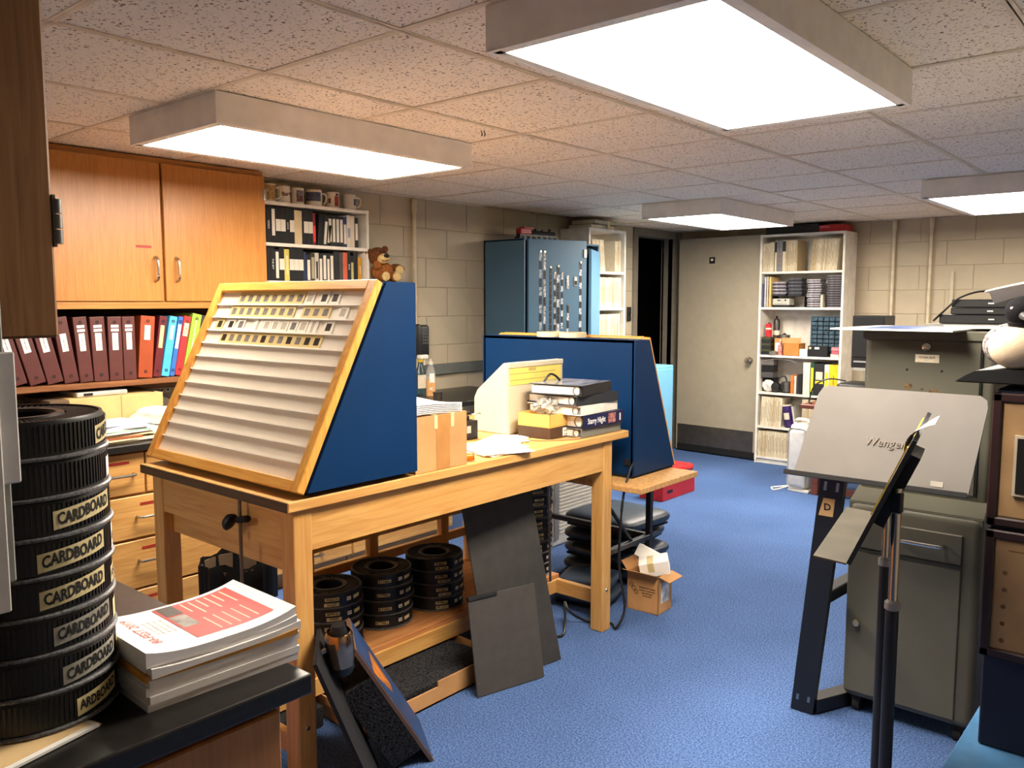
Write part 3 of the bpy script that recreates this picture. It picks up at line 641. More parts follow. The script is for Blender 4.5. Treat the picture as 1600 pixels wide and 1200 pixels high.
NEAR = [  # bottom to top
 (30, .0, .085, 'ARDBOARD', MASK, 'bottom slide tray of the near stack, tape reading ARDBOARD', []),
 (26, .0, .105, 'CARDBOARD', MASKD, 'second slide tray from the bottom of the near stack, faded CARDBOARD tape', [(62, .02, .018, '', MASK)]),
 (22, .004, .105, 'CARDBOARD', MASKD, 'third slide tray from the bottom of the near stack, faded CARDBOARD tape', [(60, .024, .03, '', MASK)]),
 (16, .004, .11, 'CARDBOARD', MASK, 'fourth slide tray from the bottom of the near stack, marked CARDBOARD and ADVENT', [(62, .04, .026, 'ADVENT', MASK)]),
 (16, .002, .112, 'CARDBOARD', MASK, 'fifth slide tray from the bottom of the near stack, bold CARDBOARD tape', [(64, .024, .04, 'ISLA', PAPER)]),
 (26, .004, .11, 'CARDBOARD', MASK, 'sixth slide tray from the bottom of the near stack, slanted CARDBOARD tape', []),
 (0, 0, 0, '', MASK, 'unlabelled slide tray second from the top of the near stack', [(58, .02, .03, '', PAPER)]),
 (52, .0, .06, 'CARDB', MASK, 'top slide tray of the near stack showing its slots and hub', [])]
for k, (a, dz, wd, tx, mm, lab, extra) in enumerate(NEAR):
    L_ = [(a, .028+dz, wd, .027, tx, .0235, mm, .1)] if wd else []
    for (ea, ew, eh, etx, em) in extra: L_.append((ea, .028, ew, eh, etx, .014, em, .1))
    tray((TC[0]+random.uniform(-.002, .002), TC[1]+random.uniform(-.002, .002), ZP+.0075+k*PT), 37*k, lab, 'slide trays stacked on the peninsula', L_)
# manila folder under the tray stack
t = thing('folder', 'manila folder with papers lying under the near tray stack', 'folder', (-1.32, .36, ZP), (0, 0, R(14)))
MAN = mat('manila_folder', (222, 190, 138), .75, var=.04)
obj('cover', MB().box(-.15, .12, -.16, .115, 0, .0015), MAN, t); obj('sheet', MB().box(-.14, .125, -.15, .108, .0015, .0055), PAPER, t); obj('cover', MB().box(-.15, .115, -.16, .1, .0055, .007), MAN, t)
# --- flyer stack ---
t = thing('flyer_stack', 'thick stack of white flyers with red printed schedule on the peninsula top', 'papers', (-1.312, .7, ZP), (0, 0, R(-2)))
def sheet(z0, z1, dx, dy, a, m, nm='sheet_stack', curl=.012):
    def fn(u, v): 
        x = -.105+.21*u; y = -.135+.265*v
        return (x, y, curl*(abs(2*v-1)**3)*.9+curl*.35*(1-u)**2*0)
    mb = MB(); hh = z1-z0
    t_ = bmesh.new(); nu, nv = 4, 16
    A = [[t_.verts.new((lambda p: (p[0], p[1], p[2]*0+z0))(fn(i/nu, j/nv))) for j in range(nv+1)] for i in range(nu+1)]
    B = [[t_.verts.new((lambda p: (p[0], p[1], p[2]+z1))(fn(i/nu, j/nv))) for j in range(nv+1)] for i in range(nu+1)]
    for i in range(nu):
        for j in range(nv): t_.faces.new((A[i][j], A[i][j+1], A[i+1][j+1], A[i+1][j])); t_.faces.new((B[i][j], B[i+1][j], B[i+1][j+1], B[i][j+1]))
    for j in range(nv): t_.faces.new((A[0][j], B[0][j], B[0][j+1], A[0][j+1])); t_.faces.new((A[nu][j], A[nu][j+1], B[nu][j+1], B[nu][j]))
    for i in range(nu): t_.faces.new((A[i][0], A[i+1][0], B[i+1][0], B[i][0])); t_.faces.new((A[i][nv], B[i][nv], B[i+1][nv], A[i+1][nv]))
    mb._add(t_, T_((dx, dy, 0)) @ RZ(a)); return obj(nm, mb, m, t)
WHP = mat('flyer_white', (238, 234, 232), .6, var=.03, vs=120, stretch=(1, 1, 20))
z = 0
for k, (h, dx, dy, a, m, nm, cu) in enumerate([(.012, 0, 0, 0, WHP, 'sheet_stack', 0), (.012, .002, .002, .6, WHP, 'sheet_stack', 0), (.013, -.001, 0, -.5, WHP, 'sheet_stack', .001), (.010, .001, .003, .3, WHP, 'sheet_stack', .003), (.006, .002, .0, -1, mat('kraft_envelope', (206, 146, 66), .7), 'divider', .005), (.009, .004, .004, 1, WHP, 'sheet_stack', .008), (.008, -.002, .002, -1.4, WHP, 'sheet_stack', .012), (.011, 0, -.002, .8, WHP, 'sheet_stack', .016)]):
    top = sheet(z, z+h, dx, dy, a, m, nm, cu); z += h
def onsheet(mesh_fn, m, nm, parent):
    return obj(nm, mesh_fn, m, parent)
def patch(x0, x1, y0, y1, m, nm, parent, dz=.0006, n=14):
    zc = z
    def fn(u, v):
        X = x0+(x1-x0)*u; Y = y0+(y1-y0)*v; vv = (Y+.135)/.265
        return (X, Y-.002, zc+.016*.9*abs(2*vv-1)**3+dz)
    return obj(nm, MB().grid(fn, 3, n), m, parent)
FR = mat('flyer_red', (186, 36, 24), .5, var=.04)
pr = patch(-.095, .075, -.035, .105, FR, 'printed_panel', top)
patch(-.095, -.045, -.03, .0, mat('photo_dark', (40, 36, 36), .3, var=.5, vs=60), 'printed_photo', pr, .0009, 4)
patch(-.04, .02, -.03, -.002, mat('photo_grey', (120, 116, 110), .3, var=.4, vs=50), 'printed_photo', pr, .0009, 4)
for k in range(6): patch(-.088, -.04+.02*(k % 2), .012+.015*k, .015+.015*k, mat('print_cream', (240, 196, 170), .5), 'printed_line', pr, .001, 2)
for k in range(5): patch(.0, .065, .012+.017*k, .0145+.017*k, MATS['print_cream'], 'printed_line', pr, .001, 2)
def flytext(s, size, x, y, m):
    me = text(s, size, 0).copy()
    for v in me.vertices:
        Xr = x - v.co.x*1; Yr = y
        # title reads across the short side, seen upside-down by the camera
        px_, py_ = x+v.co.x*-1, y-v.co.y
        vv = (py_+.135)/.265; v.co = (px_, py_-.002, z+.016*.9*abs(2*vv-1)**3+.001)
    me.materials.clear(); me.materials.append(m); obj('lettering', me, None, top)
flytext('80-FEST 2019', .024, -.005, -.092, mat('print_red', (196, 50, 50), .5))
for k in range(4): flytext('talks and shows for all ages', .0065, -.01, -.075+.0095*k, INK)
t = thing('card_stack', 'small stack of pink paper slips on the peninsula by the drawers', 'papers', (-1.86, .74, ZP)); 
for k in range(6): obj('card', MB().box(-.05, .05, -.04, .04, .008*k, .008*k+.0075, 0, 1, RZ(random.uniform(-6, 6))), mat('card_pink', (220, 176, 150), .8), t)
# --- clipboards hanging from a hook on the near cabinet door, at the left edge ---
o = (-1.22, .25, 1.0)
t = thing('hanging_clipboards', 'grey and white clipboards hanging at the left edge below the near cabinet', 'clipboard', o)
obj('hook', MB(o).tube([(-1.30, .25, 1.50), (-1.25, .25, 1.505), (-1.215, .25, 1.485), (-1.195, .25, 1.50)], .005, 8), STEEL, t)
obj('board', MB(o).box(-1.222, -1.217, .1, .395, 1.10, 1.498, .002), mat('grey_plastic', (150, 150, 142), .5), t)
obj('folder', MB(o).box(-1.214, -1.208, .1, .405, 1.235, 1.41, .002), mat('folder_white', (206, 202, 196), .6), t)
obj('folder', MB(o).box(-1.206, -1.201, .1, .382, 1.065, 1.39, .002), mat('folder_offwhite', (190, 184, 176), .6), t)
obj('clipboard', MB(o).box(-1.232, -1.226, .1, .366, .985, 1.46, .002), mat('hardboard', (132, 92, 52), .6), t)
# ================= WORK TABLE =================
X0, X1, Y0, Y1, ZT = -2.91, -2.012, 1.362, 3.163, .90
o = ((X0+X1)/2, (Y0+Y1)/2, 0)
t = thing('work_table', 'long maple work table in the middle with lower shelf and trays', 'table', o)
obj('tabletop', MB(o).box(X0, X1, Y0, Y1, ZT-.032, ZT, .003), MAPLE_Y, t)
obj('edge_shade_strip', MB(o).box(X0, X1-.002, Y0-.003, Y0, ZT-.031, ZT-.001, .001), wood('edge_shaded', (92, 66, 42), (66, 46, 28), 'x'), t, 'dark brown edge band')  # strip coloured dark for the shade on the table end
LEG = .066
for (lx, ly) in ((X0+.02, Y0+.03), (X1-.02-LEG, Y0+.03), (X0+.02, 2.99), (X1-.02-LEG, 2.995)):
    lg = obj('leg', MB(o).box(lx, lx+LEG, ly, ly+LEG, 0, ZT-.032, .005, 2), MAPLE_Z, t)
    if lx > -2.5: obj('bolt', MB(o).lathe([(0, .004), (.006, .003), (.008, 0), (0, 0)], 12, T_((lx+LEG, ly+LEG/2, .19)) @ RY(90)), STEEL, lg)
APZ = .735
obj('apron', MB(o).box(X1-.05, X1-.026, Y0+.03+LEG, 2.995, APZ, ZT-.032), MAPLE_Y, t)
obj('apron', MB(o).box(X0+.026, X0+.05, Y0+.03+LEG, 2.99, APZ, ZT-.032), MAPLE_Y, t)
obj('apron', MB(o).box(X0+.02+LEG, X1-.02-LEG, Y0+.036, Y0+.058, APZ, ZT-.032), MAPLE_X, t)
obj('apron', MB(o).box(X0+.02+LEG, X1-.02-LEG, 3.03, 3.05, APZ, ZT-.032), MAPLE_X, t)
obj('end_panel', MB(o).box(X0+.02+LEG, X1-.02-LEG, Y0+.07, Y0+.085, .655, APZ+.02), MAPLE_X, t)
obj('back_rail', MB(o).box(X0+.03, X0+.055, 2.0, 3.0, .42, .50), MAPLE_Y, t)
obj('back_rail', MB(o).box(X0+.03, X0+.055, 2.0, 3.0, .30, .34), MAPLE_Y, t)
for yy in (2.0, 2.35, 2.8): obj('back_post', MB(o).box(X0+.03, X0+.06, yy, yy+.05, .17, .70), MAPLE_Z, t)
PINE_Y = wood('pine_y', (206, 146, 88), (166, 98, 52), 'y', .5, 2.2)
obj('lower_shelf', MB(o).box(X0+.03, -2.37, Y0+.1, 3.12, .150, .170, .002), PINE_Y, t)
obj('shelf_rail', MB(o).box(-2.385, -2.36, Y0+.1, 3.12, .085, .15, .002), MAPLE_Y, t)
obj('shelf_rail', MB(o).box(-2.36, X1-.02-LEG, 3.085, 3.115, .085, .15, .002), MAPLE_X, t)
obj('shelf_rail', MB(o).box(X0+.086, X1-.086, Y0+.05, Y0+.075, .085, .15, .002), MAPLE_X, t)
# clamp rod with knob at the table end
t = thing('clamp_rod', 'thin steel rod with black thumb knob hanging at the table end', 'rod', (-2.285, 1.372, 0))
obj('rod', MB().cyl((0, 0, .30), (0, 0, .868), .0055, n=10), mat('rod_dark', (110, 104, 94), .4, .8), t, smooth=True)
obj('clamp', MB().cyl((-.01, 0, .80), (.05, -.004, .815), .011, n=12), BLACKM, t, smooth=True)
obj('knob', MB().lathe([(0, .022), (.02, .02), (.028, .008), (.028, 0), (.012, -.008), (0, -.008)], 20, T_((-.032, -.012, .79)) @ RY(-62) @ RX(20)), BLACK, t, smooth=True)
# trays on the lower shelf
def shelf_stack(cx, cy, n, name, texts, ang):
    pos = ['bottom', 'second', 'third', 'fourth', 'fifth', 'sixth', 'seventh', 'top']
    for k in range(n):
        L_ = [(ang+random.uniform(-4, 4), .028+.008*(len(texts) > 1), .052, .013, texts[0], .012, MASK, .0)]
        if len(texts) > 1: L_.append((ang+random.uniform(-4, 4), .016, .056, .013, texts[1], .011, MASK, .0))
        L_.append((ang+32, .03, .018, .014, 'A%d' % (n-k), .011, PAPER, 0)); L_.append((ang+50, .03, .035, .014, '', .01, MASK, .05))
        lv = 'topmost' if k == n-1 else ('lowest' if k == 0 else '%s from bottom' % ORD[k])
        tray((cx+random.uniform(-.003, .003), cy+random.uniform(-.003, .003), .171+k*PT), 37*k+9, 'slide tray marked %s, %s, stack %s' % (' '.join(texts), lv, name), 'slide trays on the lower shelf of the work table', L_)
shelf_stack(-2.555, 1.905, 4, 'beside front table leg', ['SEARCH', 'HOLST'], -34)
shelf_stack(-2.575, 2.185, 4, 'in the middle of the shelf', ['B.TYRELL'], -36)
shelf_stack(-2.555, 2.465, 4, 'behind the leaning boards', ['HUBBLE', 'DBL LIGHT'], -28)
shelf_stack(-2.52, 3.05, 8, 'at the far table end', ['DV2', 'ZYNGANUE'], -24)
# black leaning boards
BRD = mat('board_black', (50, 48, 46), .6, var=.08, vs=20)
def lean_board(name, lab, b0, b1, top_x, h, th, cat='board'):
    """board whose bottom edge runs b0-b1 on the floor and leans towards -x"""
    b0 = Vector((b0[0], b0[1], 0)); b1 = Vector((b1[0], b1[1], 0)); d = b1-b0; ang = math.atan2(d.y, d.x)
    n = Vector((-d.y, d.x, 0)).normalized()
    if n.x > 0: n = -n
    tilt = math.asin(min(.95, top_x/h))
    t = thing(name, lab, cat, b0, (tilt if (RZ(math.degrees(ang)) @ Vector((0, 1, 0))).dot(n) < 0 else -tilt, 0, ang))
    return t, d.length, h
t, L_, h = lean_board('panel_board', 'large black board leaning on the table shelf behind a smaller one', (-2.06, 2.29), (-2.005, 2.655), .19, .70, .006)
obj('panel', MB().box(0, L_, -.003, .003, .002, h, .001), BRD, t)
t, L_, h = lean_board('panel_board', 'smaller dark grey board with a black strip, leaning in front', (-2.035, 2.18), (-1.955, 2.48), .07, .37, .006)
obj('panel', MB().box(0, L_, -.003, .003, .002, h, .001), mat('board_grey', (66, 62, 58), .6, var=.06, vs=20), t)
obj('clip_strip', MB().box(0, L_*.42, -.008, .008, h-.012, h+.004, .002), BLACKM, t)
for zz in (.05, .12, .2, .28): obj('rivet', MB().cyl((.012, -.005, zz), (.012, .005, zz), .003, n=8), STEEL, t)
# cardboard tray with foam mats
o = (-2.25, 2.05, 0)
t = thing('cardboard_tray', 'flat cardboard tray holding foam mats under the table shelf', 'box', o)
obj('tray', MB(o).box(-2.50, -2.12, 1.72, 2.42, .002, .008).box(-2.126, -2.12, 1.72, 2.06, .002, .062).box(-2.126, -2.12, 2.06, 2.42, .002, .082).box(-2.50, -2.12, 1.72, 1.726, .002, .08).box(-2.50, -2.12, 2.414, 2.42, .002, .08).box(-2.50, -2.494, 1.72, 2.42, .002, .08), KRAFT, t)
FO = foam_mat()
for k in range(3):
    tag(obj('foam_mat', MB((-2.3, 2.0, .009+.022*k)).box(-2.485, -2.13-.006*k, 1.735, 2.40-.012*k, .0095+.0222*k, .0095+.0222*k+.021, .003), FO), 'black foam mat, %s of three in the cardboard tray' % ('lowest', 'middle', 'top')[k], 'foam mat', 'foam mats in the cardboard tray')
tag(obj('foam_mat', MB((-2.3, 1.6, 0)).box(-2.62, -2.3, 1.46, 1.68, .002, .078, .004), FO), 'dark foam block on the floor behind the front table leg', 'foam mat')
# foreground lamp panel, foam wedge and blue picture panel
def slab(pts, th, nrm):   # quad prism from 4 points
    m = MB(); t_ = bmesh.new(); n = Vector(nrm).normalized()*th
    a = [t_.verts.new(Vector(p)) for p in pts]; b = [t_.verts.new(Vector(p)+n) for p in pts]
    t_.faces.new(a[::-1]); t_.faces.new(b)
    for i in range(4): t_.faces.new((a[i], a[(i+1) % 4], b[(i+1) % 4], b[i]))
    bmesh.ops.recalc_face_normals(t_, faces=t_.faces); m._add(t_); return m
o = Vector((-1.9, 1.65, 0))
def loc(p): return Vector(p)-o
t = thing('leaning_picture', 'narrow blue picture panel with orange motif leaning at the table front', 'picture', o)
PA, PB, PC, PD = (-1.95, 1.535, .53), (-1.90, 1.500, .455), (-1.815, 1.715, .005), (-1.965, 1.785, .005)
pts = [loc((-2.12, 1.656, .446)), loc((-1.90, 1.507, .448)), loc((-1.849, 1.774, .004)), loc((-2.07, 1.92, .004))]
nv = (pts[1]-pts[0]).cross(pts[3]-pts[0]).normalized()
if nv.x < 0: nv = -nv
obj('panel', slab(pts, -.012, nv), mat('panel_edge', (110, 84, 66), .5), t)
def sub(u0, u1, v0, v1): 
    f = lambda u, v: (pts[0]*(1-u)+pts[1]*u)*(1-v)+(pts[3]*(1-u)+pts[2]*u)*v
    return [f(u0, v0), f(u1, v0), f(u1, v1), f(u0, v1)]
pc = obj('picture', slab(sub(.04, .96, .02, .98), .0015, nv), mat('picture_blue', (28, 56, 98), .5, var=.15, vs=8), t)
obj('motif', slab([sub(.3, .95, .22, .5)[0]+nv*.0016, sub(.6, .95, .22, .5)[1]+nv*.0016, sub(.3, .62, .22, .5)[2]+nv*.0016, sub(.4, .62, .22, .5)[3]+nv*.0016], .0008, nv), mat('motif_orange', (176, 104, 44), .4, var=.3, vs=30), pc)
# black lamp panel with chrome can
t = thing('lamp_fixture', 'black leaning panel with a chrome can spotlight at the table front', 'spotlight', o)
obj('panel', slab([loc((-2.035, 1.467, .487)), loc((-1.87, 1.331, .468)), loc((-1.80, 1.492, .004)), loc((-1.97, 1.63, .004))], .012, (.6, .7, .2)), BLACKM, t)
M_ = T_(loc((-1.925, 1.468, .45))) @ RX(8) @ RY(6) @ SC(1.2, 1.2, 1.1)
cn = obj('lamp_can', MB().lathe([(.028, .06), (.034, .05), (.036, .0), (.034, -.035), (.03, -.035), (.03, .05), (.0, .055)], 28, M_), mat('can_chrome', (170, 140, 116), .16, 1, var=.1), t, smooth=True)
obj('rim', MB().lathe([(.033, -.034), (.0335, -.05), (.028, -.062), (.022, -.062), (.03, -.036)], 28, M_, True), BLACK, cn, smooth=True)
obj('socket', MB().cyl((0, 0, .055), (0, 0, .08), .022, .016, 20, M_), BLACK, cn, smooth=True)
obj('bracket', MB().cyl(loc((-1.95, 1.405, .45)), loc((-1.93, 1.45, .47)), .008, n=10), STEEL, t)
t = thing('foam_pad', 'thick black foam pad wedged between the lamp panel and the picture', 'foam pad', o)
fn_ = nv*-.014; q0 = pts[1]*.78+pts[2]*.22+fn_; q1 = pts[1]*.13+pts[2]*.87+fn_; e1 = (pts[0]-pts[1])*.8
obj('pad', slab([q0, q1, q1+e1, q0+e1], -.10, nv), FO, t)
# waste bin
t = thing('waste_bin', 'brown waste bin lined with a black bag beneath the table', 'waste bin', (-3.23, 1.92, 0))
obj('bin', MB().lathe([(0, 0), (.12, 0), (.15, .34), (.144, .34), (.116, .008), (0, .008)], 28), mat('bin_brown', (92, 74, 56), .6), t, smooth=True)
def bag(u, v):
    a = u*2*math.pi; k = .006*math.sin(9*a)+.004*math.sin(23*a)
    if v < .5: s = v/.5; return ((.158+k+.004*s)*math.cos(a), (.158+k)*math.sin(a), .16+.03*math.sin(3*a)+(.36-.16)*s)
    s = (v-.5)/.5; return ((.15+k-.03*s)*math.cos(a), (.15+k-.03*s)*math.sin(a), .36+.012*math.sin(5*a)-.26*s)
obj('bag', MB().grid(bag, 56, 12), mat('bag_black', (14, 14, 15), .55, var=.1, bump=.5, bs=60, spec=.2), t, smooth=True)
obj('bag_knot', MB().ball((.15, -.08, .14), (.02, .03, .035)), MATS['bag_black'], t, smooth=True)
t = thing('open_carton', 'open brown carton on the floor under the table beside the waste bin', 'box', (-2.72, 1.95, 0))
obj('carton', MB().box(-.13, .13, -.15, .15, 0, .006).box(-.13, -.126, -.15, .15, 0, .1).box(.126, .13, -.15, .15, 0, .1).box(-.13, .13, -.15, -.146, 0, .1).box(-.13, .13, .146, .15, 0, .1), KRAFT, t); t.location = (-3.0, 1.62, 0)
# ================= SLIDE SORTER A =================
SA = Vector((-2.47, 1.63, .90)); HX = .457
BLUE = mat('cabinet_blue', (3, 42, 82), .5, var=.03, vs=5, spec=.22)
TH = math.atan2(.313, .62)           # slope
t = thing('slide_sorter', 'blue slide sorter cabinet with pale slanted front holding slides, on the table', 'slide sorter', SA)
zb = .018
yb0, yb1, yt0 = 1.405-SA.y, 1.86-SA.y, 1.718-SA.y
for s in (-1, 1):
    M_ = Matrix(((0, 0, 1, s*HX-.009), (1, 0, 0, 0), (0, 1, 0, 0), (0, 0, 0, 1)))
    obj('side_panel', MB().prism([(yb0+.02, zb), (yb1, zb), (yb1, .637), (yt0+.02, .637)], .018, M_), BLUE, t)
obj('back_panel', MB().box(-HX, HX, yb1-.012, yb1, zb, .637), BLUE, t)
obj('top_panel', MB().box(-HX, HX, yt0+.01, yb1, .625, .639), BLUE, t)
obj('bottom_panel', MB().box(-HX, HX, yb0+.02, yb1, zb, zb+.015), BLACKM, t)
for (fx, fy) in ((-.4, -.17), (.4, -.17), (-.4, .2), (.4, .2)): obj('foot', MB().cyl((fx, fy, 0), (fx, fy, zb), .014, n=12), BLACKM, t)
LS = math.hypot(.313, .622)
MS = T_((0, yb0, zb)) @ RX(-math.degrees(TH))      # local: x across, z up the slope, y depth
FWOOD = wood('sorter_frame', (226, 170, 84), (200, 132, 52), 'z', .4)
FWOODX = wood('sorter_frame_x', (226, 170, 84), (200, 132, 52), 'x', .4)
fr = .034
fo = obj('frame', MB().box(-HX-.004, -HX+fr, -.016, .012, 0, LS, .003, 1, MS), FWOOD, t, 'light wooden frame'); obj('frame', MB().box(HX-fr, HX+.004, -.016, .012, 0, LS, .003, 1, MS), FWOOD, t, 'light wooden frame')
obj('frame', MB().box(-HX+fr, HX-fr, -.016, .012, 0, fr, .002, 1, MS), FWOODX, t, 'light wooden frame'); obj('frame', MB().box(-HX+fr, HX-fr, -.016, .012, LS-fr, LS, .002, 1, MS), FWOODX, t, 'light wooden frame')
PAN = mat('opal_acrylic', (236, 226, 210), .35, var=.02, vs=4)
pn = obj('panel', MB().box(-HX+fr, HX-fr, .0, .006, fr, LS-fr, 0, 1, MS), PAN, t, 'opal plastic panel')
NR = 12; pitch = (LS-2*fr)/NR
RAIL = mat('rail_acrylic', (244, 238, 226), .25, var=.01)
for k in range(1, NR): obj('rail', MB().box(-HX+fr, HX-fr, -.0065, .0, fr+pitch*k-.0015, fr+pitch*k+.0015, .0005, 1, MS).box(-HX+fr, HX-fr, -.0075, -.0065, fr+pitch*k-.0015, fr+pitch*k+.004, 0, 1, MS), RAIL, t)
# slides
TAN = mat('slide_mount_tan', (214, 190, 128), .7, var=.04); MWH = mat('slide_mount_white', (230, 224, 208), .6, var=.02)
FG = mat('film_grey', (128, 120, 114), .3, var=.1, vs=50); FD = mat('film_dark', (58, 50, 44), .3, var=.2, vs=60); FC = mat('film_clear', (190, 178, 162), .3, var=.05)
sl = {}
def slide_meshes(kind):
    if kind in sl: return sl[kind]
    mm = {'t': TAN, 'd': TAN}.get(kind[0], MWH); s = .0495; a = .0105 if kind != 'wn' else .018; b_ = .0115
    if kind == 'wn': b_ = .004
    fme = MB().box(0, s, -.002, 0, 0, b_).box(0, s, -.002, 0, s-b_, s).box(0, a, -.002, 0, b_, s-b_).box(s-a, s, -.002, 0, b_, s-b_).done('mount', mm)
    film = {'t': FG, 'td': FD, 'w': FG, 'wd': FD, 'wc': FC, 'wn': FC}[kind]
    gme = MB().box(a, s-a, -.0012, -.0006, b_, s-b_).done('film', film)
    sl[kind] = (fme, gme); return sl[kind]
RN = ['top row', 'second row', 'third row', 'fourth row']
rows = [[('t', .123+.0503*k) for k in range(8)]+[('wc', .532), ('wd', .610), ('wd', .668)],
        [('t', .100+.0503*k) for k in range(8)]+[('t', .545), ('t', .5955), ('t', .646), ('wc', .735)],
        [('td', .04), ('wd', .115), ('w', .18), ('wn', .29), ('wc', .342), ('wc', .394), ('wc', .446), ('w', .500), ('wc', .554), ('wn', .608), ('wd', .690)],
        [(('td' if k in (0, 5, 8, 10, 11) else 't'), .105+.0503*k) for k in range(12)]]
KD = {'t': 'tan mounted slide', 'td': 'tan mounted slide with dark film', 'w': 'white mounted slide', 'wd': 'white mounted slide with dark film', 'wc': 'white mounted slide with pale film', 'wn': 'white mounted slide with narrow window'}
for ri, rw in enumerate(rows):
    for ci, (kd, u) in enumerate(rw):
        p = SA + (MS @ Vector((-HX+fr+u, -.0012, fr+pitch*(NR-1-ri)+.0025)))
        s_ = thing('photo_slide', '%s, %s from left, %s of the sorter' % (KD[kd], ORD[ci], RN[ri]), 'slide', p, (-TH, 0, 0), 'slides on the slanted sorter front')
        f_, g_ = slide_meshes(kd); obj('mount', f_, None, s_); obj('film', g_, None, s_)
# ================= SLIDE SORTER B (seen from behind, on the small table) =================
SB = Vector((-2.505, 3.43, .66)); HB = .463
t = thing('slide_sorter', 'blue slide sorter cabinet seen from behind, on the small side table', 'slide sorter', SB)
ya, yb, yt = 3.243-SB.y, 3.615-SB.y, 3.365-SB.y
for s in (-1, 1):
    M_ = Matrix(((0, 0, 1, s*HB-.009), (1, 0, 0, 0), (0, 1, 0, 0), (0, 0, 0, 1)))
    obj('side_panel', MB().prism([(ya, .012), (yb, .012), (yt, .64), (ya, .64)], .018, M_), BLUE, t)
obj('back_panel', MB().box(-HB, HB, ya, ya+.012, .012, .64), BLUE, t)
obj('top_panel', MB().box(-HB, HB, ya, yt, .628, .642), BLUE, t)
obj('bottom_panel', MB().box(-HB, HB, ya, yb, .0, .014), BLACKM, t)
a_ = math.atan2(yb-yt, .628)
MSB = T_((0, yb, .006)) @ RX(math.degrees(a_)); LB = math.hypot(yb-yt, .64)
obj('frame', MB().box(-HB-.002, -HB+.03, -.004, .02, 0, LB, .002, 1, MSB), FWOOD, t, 'light wooden frame'); obj('frame', MB().box(HB-.03, HB+.004, -.004, .02, 0, LB, .002, 1, MSB), FWOOD, t, 'light wooden frame')
obj('frame', MB().box(-HB+.03, HB-.03, -.004, .02, LB-.03, LB+.004, .002, 1, MSB), FWOODX, t, 'light wooden frame'); obj('frame', MB().box(-HB+.03, HB-.03, -.004, .02, 0, .03, .002, 1, MSB), FWOODX, t, 'light wooden frame')
obj('panel', MB().box(-HB+.03, HB-.03, .004, .008, .03, LB-.03, 0, 1, MSB), PAN, t)
obj('plug_inlet', MB().box(HB-.04, HB-.01, ya-.006, ya, .06, .09), BLACKM, t)
obj('wood_strip', MB().box(-.36, .44, yt+.0, yt+.024, .640, .652), FWOODX, t)
for k, xx in enumerate((-.075, .065)):
    q = thing('tape_roll', 'roll of cream masking tape lying on the blue cabinet, %s one' % ('left', 'right')[k], 'tape roll', SB+Vector((xx, ya+.07, .6425)), group='tape rolls')
    obj('tape', MB().lathe([(.045, 0), (.068, 0), (.068, .024), (.045, .024)], 36, None, True), mat('tape_cream', (222, 206, 168), .6), q, smooth=True); obj('core', MB().lathe([(.041, 0), (.045, 0), (.045, .024), (.041, .024)], 36, None, True), KRAFT, q, smooth=True)
# small table under B
t = thing('side_table', 'small low table with particle board top and black steel legs', 'table', (-2.4, 3.36, 0))
o = (-2.4, 3.36, 0)
obj('top', MB(o).box(-2.93, -1.895, 3.085, 3.60, .634, .659, .002), mat('particle_board', (196, 150, 92), .7, var=.12, vs=60), t)
for (lx, ly) in ((-2.12, 3.53), (-2.12, 3.13), (-2.86, 3.13), (-2.86, 3.53)): obj('leg', MB(o).box(lx-.014, lx+.014, ly-.014, ly+.014, 0, .634, .002), BLACK, t)
obj('stretcher', MB(o).box(-2.134, -2.106, 3.13, 3.53, .30, .325, .002), BLACK, t); obj('brace', MB(o).cyl((-2.12, 3.14, .56), (-2.12, 3.38, .31), .009, n=8), BLACK, t); obj('stretcher', MB(o).box(-2.86, -2.12, 3.516, 3.544, .30, .325, .002), BLACK, t)
tag(obj('power_cord', MB((-2.05, 3.1, 0)).tube([(-2.035, 3.24, .735), (-2.03, 3.2, .70), (-2.01, 3.115, .58), (-2.015, 3.10, .3), (-1.985, 3.105, .1), (-2.0, 3.06, .012), (-2.06, 3.1, .008), (-2.15, 3.05, .008), (-2.2, 2.98, .06), (-2.23, 2.98, .1), (-2.19, 2.93, .03), (-2.14, 2.83, .008), (-2.25, 2.78, .008)], .006, 8, 6), BLACK), 'black power cord hanging beside the far table leg', 'cord')
tag(obj('rod', MB((-2.3, 3.1, .17)).cyl((-2.33, 3.0, .171), (-2.34, 2.99, .76), .006, n=8), STEEL), 'thin upright steel rod beside the tall tray stack', 'rod')
# ================= THINGS ON THE WORK TABLE =================
o = (-2.16, 1.99, .90)
t = thing('cardboard_box', 'taped brown cardboard box full of papers beside the slide sorter', 'box', o)
obj('carton', MB(o).box(-2.30, -2.022, 1.868, 1.872, .901, 1.092).box(-2.30, -2.022, 2.112, 2.116, .901, 1.092).box(-2.026, -2.022, 1.868, 2.116, .901, 1.092).box(-2.30, -2.296, 1.868, 2.116, .901, 1.092).box(-2.30, -2.022, 1.868, 2.116, .901, .905), KRAFT, t)
obj('packing_tape', MB(o).box(-2.0218, -2.0212, 1.965, 2.03, .903, 1.09), mat('tape_brown', (176, 124, 70), .35), t, 'brown parcel tape strip')
for yy in (1.955, 2.035): obj('masking_strip', MB(o).box(-2.0214, -2.0204, yy, yy+.016, 1.045, 1.093).box(-2.06, -2.0204, yy, yy+.016, 1.092, 1.0932), MASK, t)

